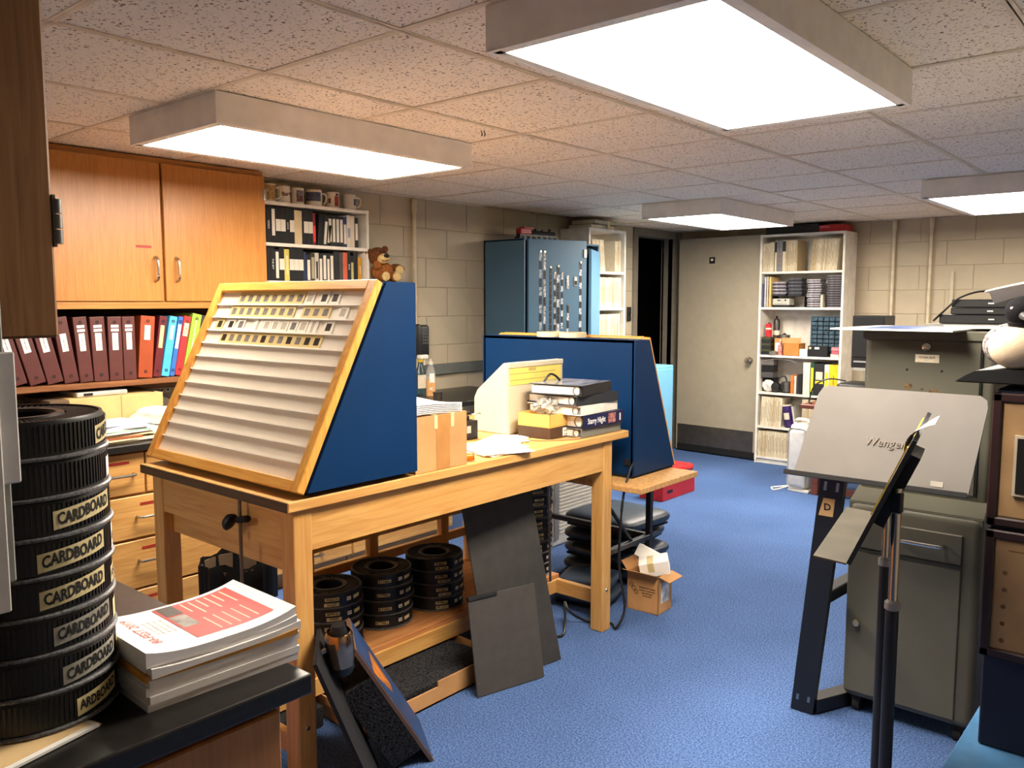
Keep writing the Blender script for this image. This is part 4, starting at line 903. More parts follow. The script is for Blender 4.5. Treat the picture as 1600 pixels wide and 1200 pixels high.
for k in range(6):
    q = tag(obj('paper_sheets', MB((-2.16, 1.99, 1.09)).grid(lambda u, v, k=k: (-2.285+.25*u+.004*k, 1.88+.225*v-.004*k, 1.094+.0068*k+.006*math.sin(3*v+1)+.004*math.sin(5*u+2)), 6, 6, .005), PAPER), 'white papers heaped in the cardboard box, %s layer from the bottom' % ORD[k], 'papers', 'papers in the cardboard box')
# white/yellow moulded box
o = Vector((-2.52, 2.9, .90))
t = thing('moulded_case', 'large cream and yellow angular moulded case standing on the table', 'case', o)
prof = [(-2.335, .0), (-2.335, .295), (-2.345, .312), (-2.36, .313), (-2.517, .186), (-2.535, .15), (-2.535, 0)]
IV = mat('ivory_plastic', (212, 198, 172), .45, var=.02)
M_ = Matrix(((1, 0, 0, -o.x), (0, 0, 1, 2.70-o.y), (0, 1, 0, 0), (0, 0, 0, 1)))
obj('shell', MB().prism(prof, .385, M_, .004), IV, t)
obj('rim', MB().box(-2.337-o.x, -2.325-o.x, 2.70-o.y, 3.085-o.y, .29, .313, .003).box(-2.337-o.x, -2.331-o.x, 2.70-o.y, 2.712-o.y, 0, .29).box(-2.337-o.x, -2.331-o.x, 3.073-o.y, 3.085-o.y, 0, .29), IV, t)
YL = mat('pale_yellow', (240, 216, 112), .5, var=.03)
obj('yellow_band', MB().box(-2.336-o.x, -2.3315-o.x, 2.712-o.y, 3.073-o.y, .215, .29), YL, t, 'pale yellow upper band'); obj('groove', MB().box(-2.333-o.x, -2.3308-o.x, 2.712-o.y, 3.0-o.y, .235, .238).box(-2.333-o.x, -2.3308-o.x, 2.712-o.y, 3.03-o.y, .262, .265), mat('groove_ochre', (180, 160, 90), .6), t)
obj('label_plate', MB().box(-2.333-o.x, -2.3305-o.x, 2.84-o.y, 2.89-o.y, .272, .286), mat('plate_tan', (190, 160, 96), .5), t)
# black cylinder
t = thing('tube', 'black upright cardboard tube beside the cream moulded case', 'tube', (-2.72, 2.655, .9)); obj('tube_body', MB().cyl((0, 0, 0), (0, 0, .16), .021, n=20), BLACK, t, smooth=True); obj('cap', MB().cyl((0, 0, .16), (0, 0, .166), .022, n=20), BLACKM, t, smooth=True)
# projector / black gadget
t = thing('camera_gadget', 'small black mechanical camera gadget on the table', 'device', (-2.42, 2.50, .9))
obj('body', MB().box(-.05, .05, -.03, .05, 0, .08, .004, 2), BLACK, t); obj('top_works', MB().box(-.04, .03, -.03, .02, .08, .1, .003).cyl((0, -.03, .105), (0, .05, .105), .008, n=10).cyl((-.03, .04, .08), (-.03, .04, .12), .009, n=10), BLACKM, t)
obj('badge', MB().box(.05, .0515, -.02, .005, .03, .06), mat('badge_grey', (170, 166, 158), .4), t); obj('lever', MB().tube([(.02, .04, .1), (.03, .07, .105), (.03, .085, .1)], .004, 6), STEEL, t)
# papers on table
pile('paper_pile', 'white papers spread on the table in front of the cardboard box', -2.14, 2.37, .901, [(.26, .2, .004, WH, -.02, -.01, 8), (.24, .22, .004, WH, .01, .02, -14), (.23, .2, .005, WH, .01, .0, -4), (.22, .2, .004, WH, 0, .01, 6)], -8)
pile('paper_pile', 'thin scattered papers in front of the yellow box', -2.27, 2.60, .901, [(.16, .22, .002, WH, 0, 0, 20), (.12, .18, .0015, (190, 216, 180), .02, .03, 50), (.14, .2, .002, (226, 214, 190), .03, -.02, 34)])
t = thing('screwdriver', 'screwdriver with translucent orange handle by the cardboard box', 'screwdriver', (-2.075, 2.135, .916), (0, 0, R(50)))
OR = mat('amber_plastic', (240, 130, 14), .2, trans=.3, var=.02)
obj('handle', MB().lathe([(0, .05), (.011, .048), (.014, .04), (.014, 0), (.012, -.012), (.014, -.03), (.008, -.036), (0, -.036)], 12, RY(90)), OR, t, smooth=True); obj('shaft', MB().cyl((-.036, 0, 0), (-.12, 0, 0), .0035, n=8), STEEL, t)
obj('butt', MB().cyl((.046, 0, 0), (.052, 0, 0), .0135, n=12), mat('orange_red', (226, 84, 24), .35), t, smooth=True)
# yellow/brown small box
o = (-2.2, 2.78, .90)
t = thing('small_box', 'small yellow and dark brown box with crumpled wrap on top of it', 'box', (-2.2, 2.78, .9), (0, 0, R(2)))
obj('lower_half', MB().box(-.085, .085, -.07, .07, .001, .052, .002), mat('box_dark_brown', (74, 52, 36), .6), t)
obj('upper_half', MB().box(-.085, .085, -.07, -.067, .052, .105).box(-.085, .085, .067, .07, .052, .105).box(-.085, -.082, -.07, .07, .052, .105).box(.082, .085, -.07, .07, .052, .105).box(-.085, .085, -.07, .07, .05, .055), mat('box_yellow', (226, 182, 96), .7), t)
obj('price_label', MB().box(.085, .0858, .022, .06, .008, .042), PAPER, t); obj('lettering', MB().mesh(text('FILM', .012), T_((.0862, .041, .028)) @ FX).mesh(text('35 mm', .009), T_((.0862, .041, .015)) @ FX), INK, t)
t = thing('plastic_wrap', 'crumpled clear plastic wrap on the small yellow box', 'wrap', (-2.19, 2.80, 1.0))
def crum(u, v):
    a = u*2*math.pi; p = (v-.5)*math.pi; r = 1+.22*math.sin(4*a+3*p)*math.cos(p)+.14*math.sin(9*a-5*p)
    return (.055*r*math.cos(p)*math.cos(a), .055*r*math.cos(p)*math.sin(a), .03+.035*r*math.sin(p))
obj('wrap', MB().grid(crum, 22, 12), mat('wrap_clear', (210, 206, 198), .15, trans=.55, var=.1), t)
# binder stack
def flat_binder(z, h, x0, x1, y0, y1, rot, c, lab, paper=True, sp=None):
    cx, cy = (x0+x1)/2, (y0+y1)/2; hx, hy = (x1-x0)/2, (y1-y0)/2
    t = thing('ring_binder', lab, 'binder', (cx, cy, z), (0, 0, R(rot)), 'binders stacked flat on the table')
    m = mat('fb_%d_%d_%d' % c, c, .35)
    obj('cover', MB().box(-hx, hx, -hy, hy, 0, .004, .001).box(-hx, hx, -hy, hy, h-.004, h, .001), m, t)
    s_ = obj('spine', MB().box(hx-.005, hx, -hy, hy, 0, h, .002), m, t)
    obj('paper_block', MB().box(-hx+.012, hx-.02, -hy+.006, hy-.006, .005, h-.008), PAPER, t)
    obj('ring', MB().lathe([(h*.36, -.002), (h*.42, -.002), (h*.42, .002), (h*.36, .002)], 16, T_((hx-.03, -hy+.003, h/2)) @ RX(90), True), STEEL, t)
    return t, s_, hx, hy
t, s_, hx, hy = flat_binder(.901, .04, -2.31, -2.035, 2.83, 3.13, 0, (120, 118, 108), 'grey binder at the bottom of the binder stack on the table')
t, s_, hx, hy = flat_binder(.942, .056, -2.30, -2.02, 2.835, 3.125, -1.5, (30, 30, 66), 'navy binder titled Starry Night in the binder stack')
obj('lettering', MB().mesh(text('Starry Night', .032, .0006), T_((hx+.0006, -.055, .028)) @ FX @ SC(.8, 1.1, 1)), INKW, s_); obj('emblem', MB().box(hx, hx+.0008, .03, .085, .008, .05), mat('starburst', (150, 96, 90), .5, var=.7, vs=90), s_); obj('mark', MB().box(hx, hx+.0008, .115, .123, .012, .044), INKW, s_)
t, s_, hx, hy = flat_binder(.999, .040, -2.31, -2.03, 2.80, 3.10, 3, (226, 220, 208), 'white binder in the middle of the binder stack')
t, s_, hx, hy = flat_binder(1.040, .042, -2.31, -2.03, 2.80, 3.10, -2, (44, 46, 50), 'charcoal binder second from the top of the stack')
t, s_, hx, hy = flat_binder(1.083, .045, -2.29, -2.03, 2.78, 3.06, 9, (28, 28, 30), 'black binder with glossy printed cover on top of the stack')
obj('cover_print', MB().box(-hx+.006, hx-.006, -hy+.006, hy-.006, .045, .0455), mat('cover_print', (120, 122, 130), .18, var=.35, vs=9, stretch=(6, 1, 1)), t)
obj('cable_loop', MB().tube([(-.1, -.06, .045), (-.09, -.03, .075), (-.08, .0, .07), (-.07, .03, .046)], .005, 6), BLACK, t)
tag(obj('wire', MB((-2.1, 2.7, .905)).tube([(-2.25, 2.63, .9045), (-2.13, 2.66, .9045), (-2.06, 2.75, .9045), (-2.03, 2.81, .9045), (-2.07, 2.822, .9045)], .003, 6, 5), mat('wire_tan', (170, 130, 84), .5)), 'thin tan wire looping in front of the yellow box', 'wire')
# ================= BLUE STEEL CABINET with ajar doors =================
o = Vector((-3.95, 5.0, 0)); ZB = 1.925
BS = mat('steel_blue', (72, 106, 130), .45, var=.02, vs=4)
t = thing('steel_cabinet', 'tall steel-blue cabinet with both doors ajar and magnet strips', 'cabinet', o)
CX0, CX1, CY0, CY1 = -4.185, -3.80, 4.575, 5.50
obj('body', MB(o).box(CX0, CX1, CY0, CY0+.012, .04, ZB).box(CX0, CX1, CY1-.012, CY1, .04, ZB).box(CX0, CX1, CY0, CY1, ZB-.015, ZB, .003).box(CX0, CX0+.01, CY0, CY1, .04, ZB).box(CX0, CX1, CY0, CY1, .04, .08).box(CX0+.03, CX1-.02, CY0+.02, CY1-.02, 0, .04), BS, t)
obj('gap_shade_block', MB(o).box(CX0+.02, CX1-.06, CY0+.013, CY1-.013, .1, ZB-.02), BLACKM, t)  # black block painting the shade behind the ajar doors
H1 = Vector((CX1+.006, CY0+.03, 0)); H2 = Vector((CX1+.006, CY1-.01, 0)); a1 = R(20); a2 = R(-26)
M1 = T_(H1-o) @ Matrix.Rotation(-a1, 4, 'Z'); DW = .50
d1_ = obj('door', MB().box(-.012, .012, 0, DW, .06, ZB-.002, .003, 1, M1), BS, t, 'left steel door swung open')
M2 = T_(H2-o) @ Matrix.Rotation(-a2, 4, 'Z')
obj('door', MB().box(-.012, .012, -.42, 0, .06, ZB-.06, .003, 1, M2), mat('steel_blue_lit', (96, 146, 180), .4, var=.02), t, 'right steel door swung open')  # paler copy of the cabinet blue; the stronger light here is painted
obj('latch', MB().box(.012, .022, .47, .495, 1.80, 1.86, .002, 1, M1), WHITE, d1_)
# magnet strips of photos on the door
SG = mat('strip_grey', (150, 150, 148), .4, var=.6, vs=70); SD = mat('strip_dark', (48, 46, 46), .4, var=.6, vs=80); SW = mat('strip_white', (206, 204, 198), .4, var=.5, vs=90)
def strip(yc, wd, z0, z1, n, ms, lab):
    s_ = thing('photo_strip', lab, 'photo strip', o + (M1 @ Vector((.012, yc, z0))), (0, 0, -a1), 'photo strips stuck on the blue cabinet door')
    hh = (z1-z0)/n
    for k in range(n): obj('frame_cell', MB().box(0, .0015, -wd/2, wd/2, hh*k+.003, hh*(k+1)-.001), ms[k % len(ms)], s_)
    obj('hook', MB().cyl((0, 0, z1-z0+.004), (.006, 0, z1-z0+.004), .009, n=10), CHROME, s_)
for a in [(.10, .022, 1.02, 1.83, 13, (SG, SD), 'strip of grey and black triangles, leftmost on the blue door'), (.135, .018, 1.06, 1.83, 12, (SD, SW, SG), 'second strip from left on the blue door'), (.185, .02, 1.0, 1.72, 16, (SD,), 'dark narrow strip, third from left on the blue door'), (.222, .02, 1.02, 1.68, 16, (SD, SG), 'grey strip, fourth from left on the blue door'), (.25, .022, 1.2, 1.73, 9, (SD, SW, SD), 'black and white strip, fifth from left on the blue door'), (.283, .018, 1.28, 1.68, 9, (SW, SD), 'chequered strip, sixth from left on the blue door'), (.335, .018, 1.0, 1.45, 8, (SW, SD), 'short strip low on the blue door, seventh from left'), (.445, .02, 1.24, 1.76, 11, (SD, SW), 'long strip of framed cells near the door edge')]: strip(*a)
q = thing('magnet_clip', 'white magnet clip on the blue door', 'magnet', o + (M1 @ Vector((.012, .33, 1.62))), (0, 0, -a1)); obj('clip', MB().box(0, .006, -.012, .012, -.05, .05, .003), SW, q)
q = thing('magnet_clip', 'small black and white magnet near the right strip on the blue door', 'magnet', o + (M1 @ Vector((.012, .40, 1.63))), (0, 0, -a1)); obj('clip', MB().box(0, .006, -.014, .014, -.04, .03, .003), SW, q); obj('pad', MB().box(.006, .008, -.008, .01, -.03, .0), BLACK, q)
# model train on top
t = thing('model_locomotive', 'dark model locomotive with red cab on top of the blue cabinet', 'model', (-3.97, 4.93, ZB), (0, 0, R(-8)))
obj('chassis', MB().box(-.03, .03, -.2, .2, .018, .03).box(-.022, .022, -.19, .19, .03, .05), BLACK, t)
obj('cab', MB().box(-.03, .03, -.19, -.08, .05, .09, .004).box(-.034, .034, -.16, -.06, .09, .1), RED, t)
obj('boiler', MB().cyl((0, -.07, .06), (0, .17, .058), .024, n=14), BLACKM, t, smooth=True)
for k in range(7): obj('wheel', MB().cyl((.024, -.17+.055*k, .018), (.032, -.17+.055*k, .018), .018, n=14), BLACKM, t)
obj('stack', MB().cyl((0, .13, .07), (0, .13, .1), .01, .013, 10).cyl((0, .05, .07), (0, .05, .092), .009, n=10).ball((0, -.02, .085), .012), BLACK, t, smooth=True)
# low light blue cabinet
o = (-3.69, 5.9, 0)
t = thing('low_cabinet', 'low light blue steel cabinet behind the slide sorter near the door', 'cabinet', o)
LBm = mat('light_blue_steel', (104, 168, 204), .4, var=.02)
obj('body', MB(o).box(-3.88, -3.50, 5.56, 6.18, .03, .95, .008, 2), LBm, t); obj('plinth', MB(o).box(-3.87, -3.52, 5.58, 6.16, 0, .03), BLACKM, t); obj('door', MB(o).box(-3.50, -3.494, 5.58, 6.165, .06, .92, .002), LBm, t)
# narrow bookcase
def bookcase(name, lab, o, axis, w, d, h, zs, side=.02, back=True):
    """axis 'x': front faces +X, width along Y (0..w), depth towards -X;  axis 'y': front faces -Y, width along X, depth towards +Y"""
    t = thing(name, lab, 'bookcase', o)
    def bxx(a0, a1, d0, d1, z0, z1): return (MB().box(-d1, -d0, a0, a1, z0, z1, .001) if axis == 'x' else MB().box(a0, a1, d0, d1, z0, z1, .001))
    obj('side_panel', bxx(0, side, 0, d, 0, h), WHITE, t); obj('side_panel', bxx(w-side, w, 0, d, 0, h), WHITE, t)
    obj('top_board', bxx(side, w-side, 0, d, h-side, h), WHITE, t)
    if back: obj('back_panel', bxx(side, w-side, d-.006, d, .0, h-side), WHITE, t)
    for z in zs: obj('shelf_board', bxx(side, w-side, .004, d-.006, z-.02, z), WHITE, t)
    obj('kick_board', bxx(side, w-side, .02, .03, 0, zs[-1]-.02), WHITE, t)
    return t
bookcase('bookcase', 'narrow white bookcase of journals between blue cabinet and dark doorway', (-3.90, 5.505, 0), 'x', .54, .29, 2.07, [1.725, 1.426, 1.12, .8, .45, .08])
SPN = mat('journal_spine', (216, 202, 172), .8, var=.05, vs=26, stretch=(3, 3, 1)); SPN2 = mat('journal_spine_tan', (200, 180, 142), .8, var=.06, vs=26, stretch=(3, 3, 1)); SPN3 = mat('journal_spine_pale', (228, 218, 194), .8, var=.05, vs=26, stretch=(3, 3, 1))
SPINK = mat('journal_print', (150, 126, 92), .8, var=.1)
def jn(name, lab, grp, loc, wd, h, dep, tilt, axis, m):
    rt = (R(-tilt), 0, 0) if axis == 'x' else (0, R(tilt), 0)
    mb = MB().box(-dep, 0, 0, wd, 0, h, .001) if axis == 'x' else MB().box(0, wd, 0, dep, 0, h, .001)
    q = obj(name, mb, m); q.location = loc; q.rotation_euler = rt
    za, zb_ = h*random.uniform(.12, .3), h*random.uniform(.6, .92)
    obj('spine_print', MB().box(0, .0006, wd*.32, wd*.62, za, zb_) if axis == 'x' else MB().box(wd*.32, wd*.62, -.0006, 0, za, zb_), SPINK, q)
    return tag(q, lab, 'journal', grp)
def jrow(axis, base, start, n, wd, h, tilt, lab, grp, m=None, dep=.2, hv=.006):
    p = start; off = 0
    for k in range(n):
        w_ = wd*random.uniform(.8, 1.2); hh = h-random.uniform(0, hv)
        piv = w_*math.cos(R(tilt)) if tilt else w_
        l = (base[0], p, base[1]+(w_*math.sin(R(-tilt)) if tilt < 0 else 0)*0) if axis == 'x' else (p, base[0], base[1])
        dz = w_*math.sin(R(abs(tilt))) if tilt > 0 else 0
        l = (l[0], l[1], l[2]+dz+.0005)
        jn('journal', lab.replace('cream journal', 'cream journal, %s from left,' % ORD[k]).replace('grey journal', 'grey journal, %s from left,' % ORD[k]), grp, l, w_-.0016, hh, dep, tilt, axis, m or random.choice((SPN, SPN, SPN2, SPN3))); p += w_/math.cos(R(tilt))
    return p
jx = -3.915
p = jrow('x', (jx, 1.725), 5.60, 12, .013, .26, -7, 'cream journal leaning left, narrow bookcase top shelf', 'leaning journals on the narrow bookcase')
p = jrow('x', (jx, 1.725), 5.905, 6, .014, .262, 0, 'cream journal upright at right of narrow bookcase top shelf', 'upright journals, narrow bookcase top shelf')
jrow('x', (jx, 1.426), 5.54, 22, .0205, .255, 0, 'cream journal on the second shelf of the narrow bookcase', 'journals, narrow bookcase second shelf')
jrow('x', (jx, 1.12), 5.54, 22, .0205, .255, 0, 'cream journal on the third shelf of the narrow bookcase', 'journals, narrow bookcase third shelf')
t = thing('book', 'large flat book, lower one of the two on top of the narrow bookcase', 'book', (-4.03, 5.72, 2.0705)); obj('cover', MB().box(-.12, .12, -.17, .17, 0, .004).box(-.12, .12, -.17, .17, .028, .032).box(-.12, -.115, -.17, .17, 0, .032), mat('book_grey', (150, 144, 128), .6), t); obj('pages', MB().box(-.112, .115, -.165, .165, .004, .028), CREAM, t)
t = thing('book', 'large flat book, upper one of the two on top of the narrow bookcase', 'book', (-4.02, 5.74, 2.103)); obj('cover', MB().box(-.12, .12, -.16, .16, 0, .004).box(-.12, .12, -.16, .16, .032, .036).box(.115, .12, -.16, .16, 0, .036), mat('book_olive', (164, 156, 132), .6), t); obj('pages', MB().box(-.112, .112, -.155, .155, .004, .032), CREAM, t); obj('bookmark', MB().box(.12, .121, .02, .06, -.03, .03), MASK, t)
tag(obj('wall_sign', MB((XL, 6.5, 1.8)).box(XL+.005, XL+.012, 6.42, 6.475, 1.62, 1.98), RED), 'red sign on the wall strip beside the dark doorway', 'sign')
tag(obj('light_switch', MB((XL, 6.55, 1.3)).box(XL+.005, XL+.02, 6.53, 6.585, 1.30, 1.43, .003).box(XL+.02, XL+.028, 6.55, 6.565, 1.35, 1.38), BLACK), 'black light switch beside the doorway', 'switch')
# red toolbox
t = thing('tool_box', 'red metal toolbox on the blue carpet below the side table', 'tool box', (-3.18, 5.56, 0))
obj('body', MB().box(-.1, .1, -.245, .245, .001, .16, .004, 2), RED, t); ld = obj('lid', MB().box(-.1, .1, -.245, .245, .162, .225, .03, 3), RED, t, smooth=True)
for yy in (-.12, .12): obj('latch', MB().box(.1, .106, yy-.012, yy+.012, .13, .175, .002), CHROME, t)
obj('badge', MB().box(.1, .102, -.18, -.1, .05, .075, .001), BLACK, t); obj('handle', MB().tube([(0, -.08, .22), (0, -.07, .245), (0, .07, .245), (0, .08, .22)], .008, 8), BLACK, ld)
# small printed carton on floor
o = Vector((-2.035, 3.40, 0))
t = thing('cardboard_box', 'open printed cardboard box with white packaging on the carpet', 'box', o, (0, 0, R(2)))
bz = .185; a, b = .085, .065
obj('carton', MB().box(-a, a, -b, -b+.004, 0, bz).box(-a, a, b-.004, b, 0, bz).box(-a, -a+.004, -b, b, 0, bz).box(a-.004, a, -b, b, 0, bz).box(-a, a, -b, b, 0, .004), KRAFT, t)
KD2 = mat('kraft_inside', (160, 116, 72), .85)
obj('flap', MB().box(-a, a, -.05, 0, 0, .003, 0, 1, T_((0, -b, bz)) @ RX(-22)), KRAFT, t); obj('flap', MB().box(0, .06, -b, b, 0, .003, 0, 1, T_((a, 0, bz)) @ RY(16)), KRAFT, t); obj('flap', MB().box(-.055, 0, -b, b, 0, .003, 0, 1, T_((-a, 0, bz)) @ RY(50)), KRAFT, t)
obj('lettering', MB().mesh(text('MANUFACTURERS', .0105), T_((.025, -b-.0006, .118)) @ FY).mesh(text('SUPPLY COMPANY', .0105), T_((.025, -b-.0006, .104)) @ FY).mesh(text('AND SUPPLIERS', .0085), T_((.025, -b-.0006, .091)) @ FY).mesh(text('OF RIGGING', .0085), T_((.025, -b-.0006, .079)) @ FY), INK, t)
lg = MB()
for (xx, zz, ch) in ((-.062, .125, 'M'), (-.048, .108, 'S'), (-.035, .091, 'C')): lg.lathe([(.009, 0), (.0115, 0), (.0115, .0006), (.009, .0006)], 16, T_((xx, -b, zz)) @ RX(90), True).mesh(text(ch, .011), T_((xx, -b-.0006, zz)) @ FY)
obj('logo', lg, INK, t); obj('shipping_label', MB().box(a, a+.0008, -.04, .04, .05, .15), mat('label_glossy', (190, 190, 190), .2, var=.3, vs=20), t)
q = thing('white_carton', 'small white carton sticking out of the open printed box', 'box', o+Vector((.02, .01, bz+.028)), (R(8), R(-12), R(30))); obj('carton', MB().box(-.07, .07, -.05, .05, -.035, .035, .002), PAPER, q); obj('tape', MB().box(-.03, .0, -.051, -.05, -.01, .035).box(-.03, 0, -.05, .05, .035, .0355), MASK, q)
q = thing('white_carton', 'second white carton behind in the open printed box', 'box', o+Vector((-.035, .05, bz+.06)), (R(-20), R(20), R(10))); obj('carton', MB().box(-.06, .06, -.03, .03, -.03, .03, .002), PAPER, q)
# chair cushions / folded seats
CUSH = mat('vinyl_navy', (38, 54, 76), .42, var=.05); 
def cushion(x, y, z, rz, lab, s=.23, h=.07):
    t = thing('seat_cushion', lab, 'seat cushion', (x, y, z), (0, 0, R(rz)), 'navy seat cushions under the side table')
    def fn(u, v):
        a = u*2*math.pi; p = (v-.5)*math.pi; e = .35
        f = lambda w_: math.copysign(abs(w_)**e, w_)
        return (s*f(math.cos(a))*abs(math.cos(p))**.4, s*f(math.sin(a))*abs(math.cos(p))**.4, h/2+h/2*math.copysign(abs(math.sin(p))**.8, math.sin(p)))
    obj('pad', MB().grid(fn, 40, 12), CUSH, t, smooth=True)
    obj('base_board', MB().box(-s*.86, s*.86, -s*.86, s*.86, -.008, .004, .003), BLACKM, t)
cushion(-2.50, 3.80, .012, 4, 'navy vinyl seat cushion, lowest of the tall stack under the side table')
cushion(-2.48, 3.79, .098, -6, 'navy vinyl seat cushion, second of the tall stack under the side table')
cushion(-2.50, 3.80, .184, 8, 'navy vinyl seat cushion, third of the tall stack under the side table')
cushion(-2.47, 3.78, .270, -3, 'navy vinyl seat cushion, top of the tall stack under the side table', h=.075)
cushion(-2.33, 3.32, .012, 12, 'navy vinyl seat cushion lying low behind the far table leg', .15, .05)
cushion(-2.34, 3.33, .075, 20, 'navy vinyl seat cushion on the low one behind the far table leg', .14, .05)
# white grille air cleaner
t = thing('air_conditioner', 'white appliance with louvred grille behind the table leg', 'air conditioner', (-3.1, 4.13, 0))
obj('body', MB().box(-.15, .1, -.25, .27, .0, .58, .012, 2), WHITE, t)
for k in range(22): obj('slat', MB().box(.1, .108, -.19, .25, .07+.022*k, .083+.022*k, .002), WHITE, t)
obj('frame', MB().box(.1, .112, -.235, -.2, .04, .57), mat('grey_trim', (150, 150, 148), .5), t); obj('frame', MB().box(.1, .112, .25, .265, .04, .57), mat('grey_trim', (150, 150, 148), .5), t); obj('badge', MB().lathe([(0, .014), (.03, .012), (.032, 0), (0, 0)], 20, T_((.1, .08, .46)) @ RY(90)), WHITE, t, smooth=True)
tag(obj('white_rod', MB((-2.6, 4.5, .0)).cyl((-2.75, 4.25, .02), (-2.72, 4.6, .06), .011, n=10).cyl((-2.72, 4.6, .06), (-2.718, 4.66, .066), .016, n=10), WHITE), 'short white rod with dark tip on the carpet behind the cushions', 'rod')
# ================= FAR WHITE BOOKCASE =================
BX, BY, BW = -3.232, 7.225, .755
ZS = [1.746, 1.428, .998, .658, .345, .065]
bookcase('bookcase', 'tall white bookcase crammed with journals and gear on the far wall', (BX, BY, 0), 'y', BW, .292, 2.075, ZS)
fy = BY+.014; G1 = 'journals on the top shelf of the far bookcase'
p = jrow('y', (fy, 1.746), BX+.024, 5, .011, .255, 0, 'cream journal in the left group, far bookcase top shelf', G1)
p = jrow('y', (fy, 1.746), p, 4, .011, .265, 0, 'taller cream journal in second group, far bookcase top shelf', G1)
GJ = mat('journal_grey', (140, 140, 146), .7, var=.12, vs=30)
t = thing('binder_tab', 'journal with black label box among the cream journals, left one', 'journal', (p+.006, fy, 1.7465)); obj('book', MB().box(0, .016, 0, .2, 0, .27), SPN, t); obj('label_patch', MB().box(0, .016, -.001, 0, .17, .262), BLACK, t); p += .024
p = jrow('y', (fy, 1.746), p, 5, .011, .275, 0, 'grey journal in the middle, far bookcase top shelf', G1, GJ)
t = thing('binder_tab', 'journal with black label box among the cream journals, right one', 'journal', (p+.002, fy, 1.7465)); obj('book', MB().box(0, .028, 0, .2, 0, .272), SPN, t); obj('label_patch', MB().box(0, .028, -.001, 0, .175, .265), BLACK, t); p += .032
p = jrow('y', (fy, 1.746), p, 9, .0115, .275, 0, 'cream journal right of the grey ones, far bookcase top shelf', G1)
p = jrow('y', (fy, 1.746), BX+.462, 17, .0135, .272, 3.5, 'cream journal leaning right, far bookcase top shelf', 'leaning journals on the far bookcase top shelf')
# shelf 2: CD cases, radio
def book_y(x, wd, z, h, c, lab, dep=.19, y=fy, cat='book', name='book', sp=None):
    t = thing(name, lab, cat, (x, y, z)); obj('block', MB().box(0, wd, 0, dep, 0, h, .001), mat('bk_%d_%d_%d' % c, c, .6, var=.1), t)
    if sp: obj('spine_label', MB().box(wd*.15, wd*.85, -.0008, 0, h*sp[1], h*sp[2]), mat('bl_%d_%d_%d' % sp[0], sp[0], .6), t)
    return t
for k, (wd, h, c, lab) in enumerate([(.02, .21, (60, 66, 90), 'dark blue book at the left of the CD shelf'), (.014, .27, (196, 196, 206), 'tall pale book on the CD shelf'), (.012, .275, (206, 190, 160), 'tall tan folder on the CD shelf'), (.016, .27, (222, 186, 120), 'tall yellow folder on the CD shelf')]): book_y(BX+.024+.022*k, wd, 1.4285, h, c, lab)
CDD = mat('cd_dark', (50, 50, 54), .25, var=.3, vs=40); CDL = mat('cd_light', (170, 164, 172), .3, var=.3, vs=40); CDM = mat('cd_mid', (98, 92, 98), .3, var=.3, vs=40)
def cds(x, z, n, ms, where, grp, w_=.125, jit=.008):
    for k in range(n):
        q = obj('cd_case', MB().box(0, w_, 0, .13, 0, .0098, .0008), ms[(k*7+3) % len(ms)]); q.location = (x+random.uniform(-jit, jit), fy+.02+random.uniform(0, .01), z+.0102*k)
        tag(q, 'CD case, %s from bottom in the %s' % (ORD[k], where), 'cd case', grp)
t = thing('radio', 'small silver radio on the CD shelf of the far bookcase', 'radio', (BX+.12, fy+.01, 1.4285)); obj('stand', MB().box(0, .155, .01, .13, 0, .02, .003), BLACK, t)
bo = obj('body', MB().box(.0, .155, 0, .12, .02, .078, .006, 2), mat('silver_plastic', (186, 184, 172), .35), t); obj('display', MB().box(.045, .075, -.001, 0, .057, .067), BLACK, t)
for k in range(6): obj('button', MB().box(.025+.02*k, .033+.02*k, -.003, 0, .028, .033), BLACKM, t)
obj('knob', MB().cyl((.12, 0, .062), (.12, -.008, .062), .007, n=10), BLACK, t)
t = thing('cd_rack', 'low black rack standing over the radio on the CD shelf', 'rack', (BX+.108, fy, 1.4285)); obj('board', MB().box(0, .30, .02, .17, .098, .103), BLACKM, t); obj('leg', MB().box(0, .005, .03, .16, 0, .098), BLACKM, t); obj('leg', MB().box(.295, .30, .03, .16, 0, .098), BLACKM, t)
cds(BX+.112, 1.532, 12, (CDD, CDM, CDL), 'left pile on the black rack', 'CD cases on the rack, left pile')
cds(BX+.252, 1.532, 15, (CDD, CDD, CDM), 'right pile on the black rack', 'CD cases on the rack, right pile')
cds(BX+.425, 1.4285, 24, (CDL, CDM, CDL, CDD), 'colourful pile right of radio', 'CD cases in the colourful pile', .12)
book_y(BX+.555, .02, 1.4285, .11, (196, 188, 170), 'cream booklet leaning between the CD piles', .13)
cds(BX+.60, 1.4285, 27, (CDD, CDM), 'dark pile at the right end', 'CD cases in the dark right pile', .125, .004)
